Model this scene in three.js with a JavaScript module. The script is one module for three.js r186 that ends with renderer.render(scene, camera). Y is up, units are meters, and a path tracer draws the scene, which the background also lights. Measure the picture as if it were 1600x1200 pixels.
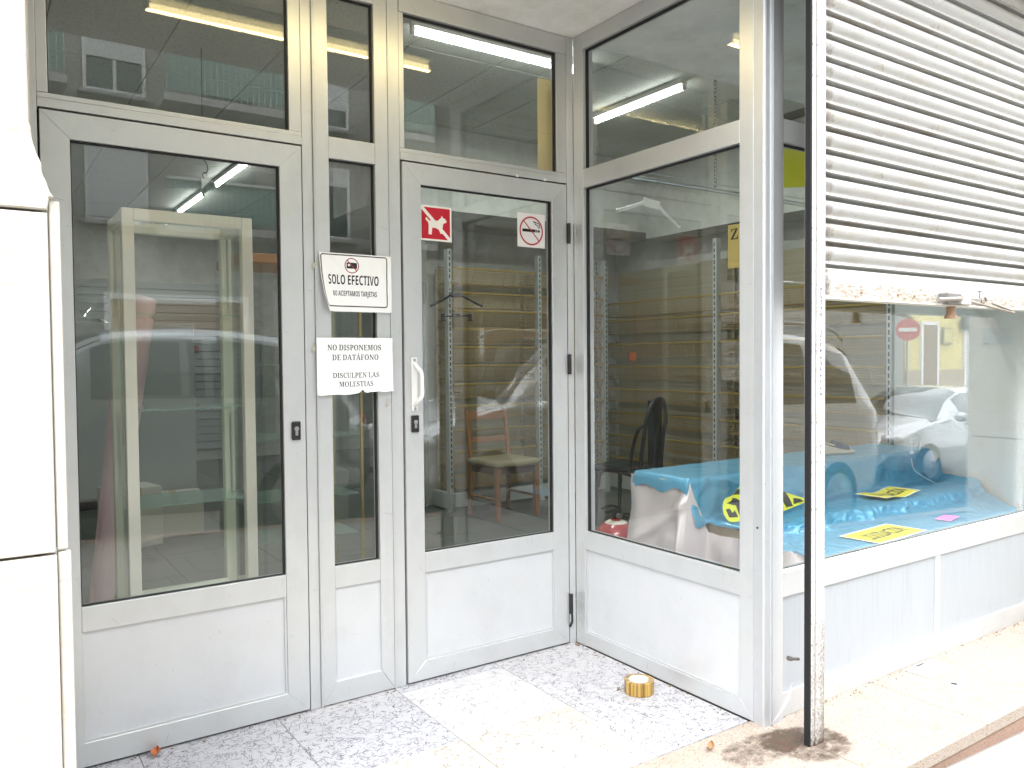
import * as THREE from 'three';
import { mergeGeometries } from 'three/addons/utils/BufferGeometryUtils.js';
import { RoundedBoxGeometry } from 'three/addons/geometries/RoundedBoxGeometry.js';
import { RectAreaLightUniformsLib } from 'three/addons/lights/RectAreaLightUniformsLib.js';
import { createNoise2D, createNoise3D } from 'simplex-noise';

// ---------------------------------------------------------------- camera, sky, sun, exposure
const scene = new THREE.Scene();
const rad = (d) => d * Math.PI / 180;
const camera = new THREE.PerspectiveCamera(51.191, 4 / 3, 0.05, 400);
camera.position.set(-2.2794, 1.2964, 2.8592);
camera.rotation.order = 'YXZ';
camera.rotation.set(rad(-1.7068), rad(-34.0951), rad(-0.5054));
const renderer = new THREE.WebGLRenderer({ antialias: true });
renderer.toneMapping = THREE.LinearToneMapping;
renderer.toneMappingExposure = 5.4;
renderer.shadowMap.enabled = true;
RectAreaLightUniformsLib.init();

function seeded(a) { return () => { a |= 0; a = a + 0x6D2B79F5 | 0; let t = Math.imul(a ^ a >>> 15, 1 | a); t = t + Math.imul(t ^ t >>> 7, 61 | t) ^ t; return ((t ^ t >>> 14) >>> 0) / 4294967296; }; }
const rnd = seeded(4711);
const rr = (a, b) => a + (b - a) * rnd();
const noise2 = createNoise2D(seeded(11)), noise3 = createNoise3D(seeded(12));

{ // bright overcast sky
  const W = 256, H = 128, data = new Float32Array(W * H * 4), n = createNoise3D(seeded(5));
  for (let j = 0; j < H; j++) for (let i = 0; i < W; i++) {
    const el = ((j + 0.5) / H - 0.5) * Math.PI, az = (i + 0.5) / W * 2 * Math.PI;
    const x = Math.cos(el) * Math.cos(az), y = Math.sin(el), z = Math.cos(el) * Math.sin(az);
    const s = Math.max(y, 0), f = n(x * 1.6, y * 2.5, z * 1.6) * 0.6 + n(x * 4, y * 7, z * 4) * 0.4;
    const l = (0.95 + 0.75 * s) * (1 + 0.10 * f), o = (j * W + i) * 4;
    data[o] = l * 0.97; data[o + 1] = l * 1.0; data[o + 2] = l * 1.06; data[o + 3] = 1;
  }
  const sky = new THREE.DataTexture(data, W, H, THREE.RGBAFormat, THREE.FloatType);
  sky.mapping = THREE.EquirectangularReflectionMapping; sky.magFilter = THREE.LinearFilter; sky.needsUpdate = true;
  scene.background = sky; scene.environment = sky;
  scene.backgroundIntensity = 1; scene.environmentIntensity = 1;
}
const sun = new THREE.DirectionalLight(new THREE.Color(1, 0.975, 0.94), 0.5);
sun.position.set(-9, 15, 11); sun.target.position.set(0, 0, 1); sun.shadow.radius = 40; sun.castShadow = true;
sun.shadow.mapSize.set(2048, 2048);
Object.assign(sun.shadow.camera, { left: -25, right: 25, top: 25, bottom: -25, near: 0.5, far: 80 });
scene.add(sun, sun.target);

// ---------------------------------------------------------------- helpers
const taken = new Map();
function numbered(name) { const n = taken.get(name) || 0; taken.set(name, n + 1); return n ? `${name}_${String(n).padStart(3, '0')}` : name; }
function thing(name, label, category, [x, y, z] = [0, 0, 0], group, turn = 0) {
  const o = new THREE.Group(); o.name = numbered(name); o.position.set(x, y, z); o.rotation.y = turn;
  o.userData = { label, category }; if (group) o.userData.group = group;
  scene.add(o); return o;
}
function put(o, m) { o.castShadow = o.receiveShadow = true; return o; }
function mesh(name, geo, mat, parent, p) {            // geometry in the parent's own axes
  const m = put(new THREE.Mesh(geo, mat)); m.name = name; if (p) m.position.set(...p);
  (parent || scene).add(m); return m;
}
function part(name, geo, mat, parent) {                // geometry in world axes, parent unturned at its base
  let p = parent, x = 0, y = 0, z = 0;
  while (p && p !== scene) { x += p.position.x; y += p.position.y; z += p.position.z; p = p.parent; }
  geo.translate(-x, -y, -z); return mesh(name, geo, mat, parent);
}
function single(name, geo, mat, label, category, group, p) {
  const m = mesh(numbered(name), geo, mat, scene, p); m.userData = { label, category }; if (group) m.userData.group = group; return m;
}
function structure(name, geo, mat, parent) { const m = mesh(parent ? name : numbered(name), geo, mat, parent); if (!parent) m.userData.kind = 'structure'; return m; }
function muv(g, s = 1) {                               // uv in metres from position and facing
  const P = g.attributes.position, N = g.attributes.normal, uv = new Float32Array(P.count * 2);
  for (let i = 0; i < P.count; i++) {
    const ax = Math.abs(N.getX(i)), ay = Math.abs(N.getY(i)), az = Math.abs(N.getZ(i));
    let u, v;
    if (ay >= ax && ay >= az) { u = P.getX(i); v = P.getZ(i); } else if (ax >= az) { u = P.getZ(i); v = P.getY(i); } else { u = P.getX(i); v = P.getY(i); }
    uv[2 * i] = u * s; uv[2 * i + 1] = v * s;
  }
  g.setAttribute('uv', new THREE.BufferAttribute(uv, 2)); return g;
}
function bx(x0, x1, y0, y1, z0, z1) {
  const g = new THREE.BoxGeometry(x1 - x0, y1 - y0, z1 - z0); g.translate((x0 + x1) / 2, (y0 + y1) / 2, (z0 + z1) / 2); return muv(g);
}
function rb(x0, x1, y0, y1, z0, z1, r = 0.002, seg = 1) {
  const g = new RoundedBoxGeometry(x1 - x0, y1 - y0, z1 - z0, seg, Math.min(r, (x1 - x0) / 2.01, (y1 - y0) / 2.01, (z1 - z0) / 2.01));
  g.translate((x0 + x1) / 2, (y0 + y1) / 2, (z0 + z1) / 2); return muv(g);
}
function prism(pts, z0, z1, b = 0.0012) {
  const s = new THREE.Shape(pts.map(([x, y]) => new THREE.Vector2(x, y)));
  const g = new THREE.ExtrudeGeometry(s, { depth: z1 - z0 - 2 * b, bevelEnabled: b > 0, bevelThickness: b, bevelSize: b, bevelOffset: -b, bevelSegments: 1, curveSegments: 8 });
  g.translate(0, 0, z0 + b); return muv(g);
}
function tube(pts, r, seg = 24, rs = 6, closed = false) {
  const c = new THREE.CatmullRomCurve3(pts.map((p) => new THREE.Vector3(...p)), closed);
  return new THREE.TubeGeometry(c, seg, r, rs, closed);
}
function rod(a, b, r, n = 8, r2 = r) {
  const A = new THREE.Vector3(...a), B = new THREE.Vector3(...b), d = B.clone().sub(A);
  const g = new THREE.CylinderGeometry(r2, r, d.length(), n, 1);
  g.applyQuaternion(new THREE.Quaternion().setFromUnitVectors(new THREE.Vector3(0, 1, 0), d.clone().normalize()));
  g.translate((A.x + B.x) / 2, (A.y + B.y) / 2, (A.z + B.z) / 2); return g;
}
function merge(list) {
  const l = list.map((g) => { const n = g.index ? g.toNonIndexed() : g; for (const k of Object.keys(n.attributes)) if (!['position', 'normal', 'uv'].includes(k)) n.deleteAttribute(k); n.morphAttributes = {}; return n; });
  const m = mergeGeometries(l, false); m.clearGroups(); return m;
}
function lathe(pts, n = 24) { return new THREE.LatheGeometry(pts.map(([x, y]) => new THREE.Vector2(x, y)), n); }
function grid(nu, nv, f) {                             // smooth sheet: f(u, v) -> [x, y, z]
  const p = [], uv = [], idx = [];
  for (let j = 0; j <= nv; j++) for (let i = 0; i <= nu; i++) { p.push(...f(i / nu, j / nv)); uv.push(i / nu, j / nv); }
  for (let j = 0; j < nv; j++) for (let i = 0; i < nu; i++) { const a = j * (nu + 1) + i, b = a + 1, c = a + nu + 1, d = c + 1; idx.push(a, b, d, a, d, c); }
  const g = new THREE.BufferGeometry(); g.setAttribute('position', new THREE.Float32BufferAttribute(p, 3)); g.setAttribute('uv', new THREE.Float32BufferAttribute(uv, 2));
  g.setIndex(idx); g.computeVertexNormals(); return g;
}
function canvas(w, h, draw) { const c = document.createElement('canvas'); c.width = w; c.height = h; draw(c.getContext('2d'), w, h); return c; }
function ctex(w, h, draw, { repeat, color = true, wrap = true } = {}) {
  const t = new THREE.CanvasTexture(canvas(w, h, draw)); t.magFilter = THREE.LinearFilter;
  if (color) t.colorSpace = THREE.SRGBColorSpace;
  if (wrap) t.wrapS = t.wrapT = THREE.RepeatWrapping;
  if (repeat) t.repeat.set(...repeat); return t;
}
function wrapDraw(g, w, h, x, y, r, f) { for (const dx of [-w, 0, w]) for (const dy of [-h, 0, h]) if (x + dx > -r && x + dx < w + r && y + dy > -r && y + dy < h + r) { g.save(); g.translate(x + dx, y + dy); f(g); g.restore(); } }
const std = (r, g, b, o = {}) => { const m = new THREE.MeshStandardMaterial({ roughness: 0.6, metalness: 0, ...o }); m.color.setRGB(r, g, b); return m; };
const phys = (r, g, b, o = {}) => { const m = new THREE.MeshPhysicalMaterial({ roughness: 0.6, metalness: 0, ...o }); m.color.setRGB(r, g, b); return m; };

// ---------------------------------------------------------------- materials
const brushed = ctex(512, 512, (g, w, h) => {           // vertical mill streaks, smudges
  g.fillStyle = '#c8c8c8'; g.fillRect(0, 0, w, h); const q = seeded(21);
  for (let i = 0; i < 1500; i++) { const v = 150 + q() * 105 | 0; g.fillStyle = `rgba(${v},${v},${v},${0.10 + q() * 0.25})`; const x = q() * w, y = q() * h, l = 60 + q() * 420; g.fillRect(x, y, 0.6 + q() * 1.6, l); g.fillRect(x, y - h, 0.6 + q() * 1.6, l); }
}, { color: false, repeat: [2.6, 1.1] });
const alugrime = ctex(1024, 1024, (g, w, h) => {
  g.fillStyle = '#ffffff'; g.fillRect(0, 0, w, h); const q = seeded(22);
  for (let i = 0; i < 500; i++) { const x = q() * w, y = q() * h, r = 8 + q() * 70, a = 0.004 + q() * 0.009; wrapDraw(g, w, h, x, y, r, (c) => { c.fillStyle = `rgba(${90 + q() * 60},${85 + q() * 55},${70 + q() * 50},${a})`; c.scale(0.7 + q() * 0.8, 0.8 + q() * 1.0); c.beginPath(); c.arc(0, 0, r * 0.6, 0, 7); c.fill(); }); }
  for (let i = 0; i < 150; i++) { g.fillStyle = `rgba(60,55,45,${0.08 + q() * 0.3})`; g.beginPath(); g.arc(q() * w, q() * h, 0.4 + q() * 1.1, 0, 7); g.fill(); }
  for (let i = 0; i < 60; i++) { g.strokeStyle = `rgba(${q() < 0.5 ? '70,70,66' : '255,255,255'},${0.08 + q() * 0.22})`; g.lineWidth = 0.5 + q(); const x = q() * w, y = q() * h, a = q() * 7, l = 6 + q() * 36; g.beginPath(); g.moveTo(x, y); g.lineTo(x + Math.cos(a) * l, y + Math.sin(a) * l); g.stroke(); }
}, { repeat: [0.9, 0.9] });
const M = {};
M.alu = phys(0.60, 0.615, 0.62, { metalness: 0.6, roughness: 0.5, roughnessMap: brushed, map: alugrime, bumpMap: brushed, bumpScale: 0.00012 });
M.aluPost = phys(0.58, 0.60, 0.62, { metalness: 0.75, roughness: 0.62, roughnessMap: brushed, map: alugrime, bumpMap: brushed, bumpScale: 0.0002 });
M.panel = phys(0.58, 0.595, 0.61, { metalness: 0.35, roughness: 0.33, map: alugrime });
M.panelStreak = phys(0.47, 0.49, 0.51, { metalness: 0.35, roughness: 0.36, map: ctex(1024, 512, (g, w, h) => {
  g.fillStyle = '#f0f3f6'; g.fillRect(0, 0, w, h); const q = seeded(25);
  for (let i = 0; i < 420; i++) { const x = q() * w, y = q() * h, l = 30 + q() * 260, a = q() * 0.12; g.fillStyle = q() < 0.7 ? `rgba(255,255,255,${a})` : `rgba(150,160,172,${a * 0.7})`; g.beginPath(); g.ellipse(x, y, 1 + q() * 7, l / 2, (q() - 0.5) * 0.06, 0, 7); g.fill(); }
  for (let i = 0; i < 120; i++) { g.fillStyle = `rgba(90,80,66,${0.1 + q() * 0.3})`; g.beginPath(); g.arc(q() * w, h - q() * q() * h, 0.5 + q() * 1.4, 0, 7); g.fill(); }
  for (let i = 0; i < 160; i++) { g.fillStyle = `rgba(128,108,84,${0.02 + q() * 0.05})`; g.beginPath(); g.ellipse(q() * w, h - q() * q() * 60, 4 + q() * 30, 2 + q() * 8, 0, 0, 7); g.fill(); }
}, { repeat: [0.9, 1.8] }) });
M.gasket = std(0.012, 0.012, 0.013, { roughness: 0.6 });
M.glass = phys(0.985, 0.99, 0.987, { transmission: 1, thickness: 0, roughness: 0, ior: 1.53 });
M.black = std(0.012, 0.012, 0.012, { roughness: 0.45 });
M.steel = std(0.45, 0.45, 0.44, { metalness: 0.9, roughness: 0.35 });
M.brass = std(0.55, 0.43, 0.18, { metalness: 0.8, roughness: 0.4 });
M.whitePlastic = std(0.78, 0.78, 0.75, { roughness: 0.4 });
const plasterTex = ctex(512, 512, (g, w, h) => { g.fillStyle = '#fff'; g.fillRect(0, 0, w, h); const q = seeded(31); for (let i = 0; i < 700; i++) { const x = q() * w, y = q() * h, r = 4 + q() * 40; wrapDraw(g, w, h, x, y, r, (c) => { c.fillStyle = `rgba(120,110,95,${0.008 + q() * 0.02})`; c.beginPath(); c.arc(0, 0, r, 0, 7); c.fill(); }); } for (let i = 0; i < 4000; i++) { g.fillStyle = `rgba(90,85,75,${q() * 0.10})`; g.fillRect(q() * w, q() * h, 1.5, 1.5); } }, { repeat: [0.7, 0.7] });
M.plaster = std(0.62, 0.61, 0.57, { map: plasterTex, roughness: 0.9 });
M.soffit = std(0.78, 0.775, 0.76, { map: plasterTex, roughness: 0.9 });
M.inwall = std(0.60, 0.61, 0.57, { map: plasterTex, roughness: 0.9 });

// veined terrazzo, cream terrazzo, granite
function veins(seed, base, ink, n) {
  return ctex(1024, 1024, (g, w, h) => {
    g.fillStyle = base; g.fillRect(0, 0, w, h); const q = seeded(seed);
    for (let i = 0; i < 900; i++) { const x = q() * w, y = q() * h, r = 5 + q() * 22; wrapDraw(g, w, h, x, y, r, (c) => { c.fillStyle = q() < 0.5 ? 'rgba(255,255,255,0.05)' : `rgba(150,140,150,0.035)`; c.beginPath(); c.arc(0, 0, r, 0, 7); c.fill(); }); }
    for (let i = 0; i < n; i++) {
      const x = q() * w, y = q() * h, a0 = q() * 7, l = 10 + q() * 36, lw = 0.8 + q() * 2.4, al = 0.2 + q() * 0.6, bend = (q() - 0.5) * 3.2, b2 = (q() - 0.5) * 3;
      wrapDraw(g, w, h, x, y, 60, (c) => { c.strokeStyle = `rgba(${ink},${al})`; c.lineWidth = lw; c.lineCap = 'round'; c.beginPath(); c.moveTo(0, 0); const x1 = Math.cos(a0) * l * 0.5, y1 = Math.sin(a0) * l * 0.5; c.quadraticCurveTo(Math.cos(a0 + bend * 0.4) * l * 0.3, Math.sin(a0 + bend * 0.4) * l * 0.3, x1, y1); c.quadraticCurveTo(x1 + Math.cos(a0 + bend) * l * 0.3, y1 + Math.sin(a0 + bend) * l * 0.3, x1 + Math.cos(a0 + bend + b2) * l * 0.5, y1 + Math.sin(a0 + bend + b2) * l * 0.5); c.stroke(); });
    }
    for (let i = 0; i < 500; i++) { g.fillStyle = `rgba(60,50,40,${q() * 0.4})`; g.beginPath(); g.arc(q() * w, q() * h, 0.4 + q() * 1.2, 0, 7); g.fill(); }
  }, { repeat: [1.25, 1.25] });
}
M.tileVein = std(0.42, 0.425, 0.44, { map: veins(41, '#f4f3f5', '34,30,44', 2900), roughness: 0.5 });
M.tileVeinB = std(0.43, 0.432, 0.445, { map: veins(42, '#f6f4f4', '44,40,52', 2300), roughness: 0.5 });
M.tileCream = std(0.42, 0.405, 0.38, { map: veins(43, '#fbf8f2', '96,74,50', 700), roughness: 0.5 });
M.tilePlain = std(0.44, 0.44, 0.445, { map: veins(44, '#fcfbfb', '90,86,98', 800), roughness: 0.5 });
M.grout = std(0.20, 0.18, 0.16, { roughness: 0.95 });
function granite(seed, base, cols) {
  return ctex(1024, 1024, (g, w, h) => {
    g.fillStyle = base; g.fillRect(0, 0, w, h); const q = seeded(seed);
    for (let i = 0; i < 36000; i++) { g.fillStyle = cols[q() * cols.length | 0]; const s = 1 + q() * 4.2; g.globalAlpha = 0.25 + q() * 0.5; g.fillRect(q() * w, q() * h, s, s * (0.6 + q() * 0.8)); }
    g.globalAlpha = 1;
    for (let i = 0; i < 60; i++) { const x = q() * w, y = q() * h, r = 20 + q() * 60; wrapDraw(g, w, h, x, y, r, (c) => { c.fillStyle = `rgba(110,80,40,${0.012 + q() * 0.03})`; c.beginPath(); c.ellipse(0, 0, r, r * 0.6, q() * 3, 0, 7); c.fill(); }); }
  }, { repeat: [1.6, 1.6] });
}
const granTex = granite(51, '#e0d4c8', ['#f3ece4', '#cbb09c', '#faf6f0', '#a9796a', '#6d5f58', '#e8d5c6', '#332b25', '#b98a78', '#f6efe6']);
M.granite = std(0.44, 0.42, 0.395, { map: granTex, roughness: 0.65, bumpMap: granTex, bumpScale: 0.0006 });
M.granRiser = std(0.46, 0.41, 0.38, { map: granite(52, '#d9bfae', ['#e8d6c8', '#b58a76', '#f0e2d6', '#9b7462', '#7b5c50', '#caa793']), roughness: 0.8, bumpMap: granTex, bumpScale: 0.001 });
M.pave = std(0.40, 0.395, 0.38, { map: granite(53, '#e3ded6', ['#efeae2', '#cfc8be', '#f5f1ea', '#b9b1a6', '#d8cdbd']), roughness: 0.85 });
M.asphalt = std(0.075, 0.075, 0.078, { map: granite(54, '#b8b8b8', ['#8a8a8a', '#d8d8d8', '#707070', '#c8c8c8']), roughness: 0.95 });
M.stone = std(0.52, 0.50, 0.465, {
  map: ctex(1024, 1024, (g, w, h) => {
    g.fillStyle = '#fffdf8'; g.fillRect(0, 0, w, h); const q = seeded(61);
    for (let i = 0; i < 160; i++) { const x = q() * w, y = q() * h, r = 10 + q() * 60; wrapDraw(g, w, h, x, y, r, (c) => { c.fillStyle = `rgba(200,150,90,${0.01 + q() * 0.03})`; c.beginPath(); c.ellipse(0, 0, r, r * (0.4 + q() * 0.5), q() * 3, 0, 7); c.fill(); }); }
    for (let k = 0; k < 26; k++) { const x = q() * w, y = q() * h; for (let i = 0; i < 24; i++) { g.fillStyle = `rgba(215,165,105,${0.012 + q() * 0.035})`; g.beginPath(); g.ellipse(x + (q() - 0.5) * 60, y + (q() - 0.5) * 110, 4 + q() * 18, 6 + q() * 26, q() * 3, 0, 7); g.fill(); } }
    for (let i = 0; i < 500; i++) { g.fillStyle = `rgba(120,95,60,${q() * 0.5})`; g.beginPath(); g.ellipse(q() * w, q() * h, 0.5 + q() * 2, 0.4 + q() * 1.1, q() * 3, 0, 7); g.fill(); }
    for (let i = 0; i < 12; i++) { g.strokeStyle = `rgba(110,90,70,${0.15 + q() * 0.3})`; g.lineWidth = 0.8 + q(); let x = q() * w, y = q() * h; g.beginPath(); g.moveTo(x, y); for (let k = 0; k < 6; k++) { x += 8 + q() * 20; y += (q() - 0.5) * 12; g.lineTo(x, y); } g.stroke(); }
  }, { repeat: [1.1, 1.1] }), roughness: 0.75, bumpMap: plasterTex, bumpScale: 0.001,
});
const D = 1.037;
// ---------------------------------------------------------------- setting: ground
const SL = -0.045;                                      // the street falls towards +x
const gy = (x) => -0.052 + SL * x;                      // pavement height
function slopeSheet(x0, x1, z0, z1, dy, nx = 1, thick = 0) {
  const g = grid(nx, 1, (u, v) => { const x = x0 + (x1 - x0) * u, z = z0 + (z1 - z0) * v; return [x, gy(x) + dy, z]; });
  g.index.array.reverse?.(); g.computeVertexNormals(); return muv(g);
}
structure('ground', slopeSheet(-150, 150, 2, 150, -0.16), M.asphalt);
structure('road', slopeSheet(-60, 60, 3.55, 10.2, -0.145), M.asphalt);
{ // near pavement: slabs with joints
  const pav = new THREE.Group(); pav.name = 'pavement'; pav.userData.kind = 'structure'; scene.add(pav);
  part('bed', slopeSheet(-12, 16, 1.46, 3.45, -0.012, 1), M.grout, pav);
  const q = seeded(71), sg = [0, 1, 2].map(() => rb(-0.198, 0.198, -0.03, 0, -0.198, 0.198, 0.003));
  for (let i = -10; i < 14; i++) for (let j = 0; j < 5; j++) {
    const m = mesh('slab', sg[(q() * 3) | 0], M.pave, pav, [i * 0.4 + 0.28 + (j % 2) * 0.2, gy(i * 0.4 + 0.28 + (j % 2) * 0.2) + (q() - 0.5) * 0.003, 1.69 + j * 0.4]); m.rotation.z = Math.atan(SL);
  }
}
structure('kerb', slopeSheetBox(-14, 18, 3.45, 3.6, 0.004, -0.16), M.granRiser);
structure('pavement', slopeSheetBox(-60, 60, 10.2, 14.9, 0.0, -0.16), M.pave);
function slopeSheetBox(x0, x1, z0, z1, dt, db) {
  const g = new THREE.BoxGeometry(x1 - x0, dt - db, z1 - z0); g.translate((x0 + x1) / 2, (dt + db) / 2, (z0 + z1) / 2);
  const P = g.attributes.position; for (let i = 0; i < P.count; i++) P.setY(i, P.getY(i) + gy(P.getX(i))); g.computeVertexNormals(); return muv(g);
}
{ // threshold slab of granite in three lengths, with a dark soaked patch round the shutter guide
  const st = new THREE.Group(); st.name = 'doorstep'; st.userData.kind = 'structure'; scene.add(st);
  part('bed', bx(-3.2, 3.4, -0.6, -0.012, 0.985, 1.47), M.granRiser, st);
  const xs = [-3.2, -1.9, -1.0, 0.035, 0.667, 1.75, 3.4];
  for (let i = 0; i < xs.length - 1; i++) {
    const g = rb(xs[i] + 0.0015, xs[i + 1] - 0.0015, -0.05, 0, 0.986, 1.482, 0.006, 2); part('slab', g, M.granite, st);
  }
  const r = prism([[-3.2, -0.3], [3.4, -0.3], [3.4, -0.052], [-3.2, -0.052]], 1.452, 1.474, 0.001); part('riser', r, M.granRiser, st);
}
{ // wet and greasy stain, irregular outline
  const t = ctex(512, 512, (g, w, h) => {
    g.clearRect(0, 0, w, h); const q = seeded(77);
    const blob = (cx, cy, rx, ry, a, n) => { for (let i = 0; i < n; i++) { const an = q() * 7, d = Math.sqrt(q()); g.fillStyle = `rgba(${62 + q() * 26},${48 + q() * 20},${34 + q() * 16},${a * (0.4 + q())})`; g.beginPath(); g.ellipse(cx + Math.cos(an) * rx * d, cy + Math.sin(an) * ry * d, 4 + q() * 18, 3 + q() * 12, q() * 3, 0, 7); g.fill(); } };
    blob(285, 262, 112, 120, 0.11, 620); blob(140, 180, 130, 90, 0.07, 520); blob(235, 185, 80, 70, 0.14, 420);
    for (let i = 0; i < 900; i++) { const an = q() * 7, d = q(); g.fillStyle = `rgba(30,24,18,${0.3 * q()})`; g.fillRect(250 + Math.cos(an) * 230 * d, 220 + Math.sin(an) * 190 * d, 1 + q() * 3, 1 + q() * 2); }
  }, { wrap: false });
  const m = std(1, 1, 1, { map: t, transparent: true, roughness: 0.6 });
  const g = new THREE.PlaneGeometry(0.62, 0.46); g.rotateX(-Math.PI / 2); g.translate(0.0, 0.0025, 1.215);
  single('grease_stain', g, m, 'dark greasy stain on the granite slab round the foot of the shutter guide', 'stain');
}
{ // entrance floor, 46 cm terrazzo tiles
  const fl = new THREE.Group(); fl.name = 'entrance_floor'; fl.userData.kind = 'structure'; scene.add(fl);
  part('bed', bx(-2.16, 0.0, -0.3, -0.004, -0.05, 0.985), M.grout, fl);
  const X = [-2.16, -1.845, -1.38, -0.915, -0.447, -0.003], Z = [-0.05, 0.048, 0.515, 0.93, 0.984];
  const kind = [['tileVein', 'tileVein', 'tileVeinB', 'tileVein', 'tileVeinB'], ['tileVeinB', 'tileVein', 'tileVein', 'tilePlain', 'tileVeinB'], ['tileCream', 'tileCream', 'tileCream', 'tileCream', 'tileVeinB'], ['tileVeinB', 'tileCream', 'tileCream', 'tilePlain', 'tileVein']];
  for (let j = 0; j < 4; j++) for (let i = 0; i < 5; i++) {
    const e = 0.0012; part('tile', rb(X[i] + e, X[i + 1] - e, -0.02, rr(-0.0006, 0.0004), Z[j] + e, Z[j + 1] - e, 0.0012), M[kind[j][i]], fl);
  }
}

// ---------------------------------------------------------------- setting: the building round the shop
structure('soffit', bx(-2.16, 3.5, 2.74, 2.83, -0.02, 1.10), M.soffit);
structure('facade_wall', bx(-2.16, 3.6, 2.86, 10.5, 1.10, 1.40), M.plaster);
structure('facade_wall', bx(-14, -2.43, -0.2, 10.5, -0.3, 0.97), M.plaster);
structure('facade_wall', bx(-2.43, -2.16, 2.83, 10.5, 0.0, 0.97), M.plaster);
structure('facade_wall', bx(3.5, 14, -1, 10.5, -0.3, 1.24), M.plaster);
structure('facade_wall', bx(2.62, 3.5, -1, 2.83, 1.005, 1.30), M.plaster);
structure('roof_slab', bx(-14, 14, 10.5, 10.8, -9, 1.6), M.plaster);
structure('shutter_lintel', bx(-0.05, 3.5, 2.835, 3.1, 1.105, 1.36), M.plaster);

{ // stone clad pillar to the left of the doors
  const p = thing('stone_pillar', 'cream stone clad pillar with a chipped slab edge beside the left door', 'pillar', [-2.3, 0, 0.5]);
  part('core', bx(-2.43, -2.165, -0.1, 2.83, -0.05, 0.965), std(0.46, 0.40, 0.33, { map: plasterTex, roughness: 0.95 }), p);
  const q = seeded(81);
  part('slab', rb(-2.43, -2.140, 0.0, 0.908, 0.968, 1.0, 0.003, 2), M.stone, p);
  part('slab', rb(-2.43, -2.142, 0.914, 1.600, 0.968, 0.998, 0.003, 2), M.stone, p);
  part('edge_strip', rb(-2.138, -2.114, 0.0, 0.912, 0.966, 0.990, 0.003, 2), M.stone, p);
  part('edge_strip', rb(-2.139, -2.119, 0.917, 1.626, 0.966, 0.990, 0.003, 2), M.stone, p);
  const e = [[-2.43, 1.606], [-2.142, 1.606], [-2.138, 1.63]]; // broken corner
  for (let i = 0; i <= 14; i++) { const t = i / 14, y = 1.632 + t * 0.145; e.push([-2.131 - 0.040 * Math.pow(t, 0.8) + (q() - 0.5) * 0.004, y]); }
  for (let i = 0; i <= 10; i++) e.push([-2.170 + (q() - 0.5) * 0.002, 1.80 + i * 0.103]);
  e.push([-2.43, 2.83]);
  part('slab', prism(e, 0.968, 1.0, 0.003), M.stone, p);
  part('return_slab', rb(-2.162, -2.150, 0.0, 1.62, 0.05, 0.964, 0.002), M.stone, p);
}

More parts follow.
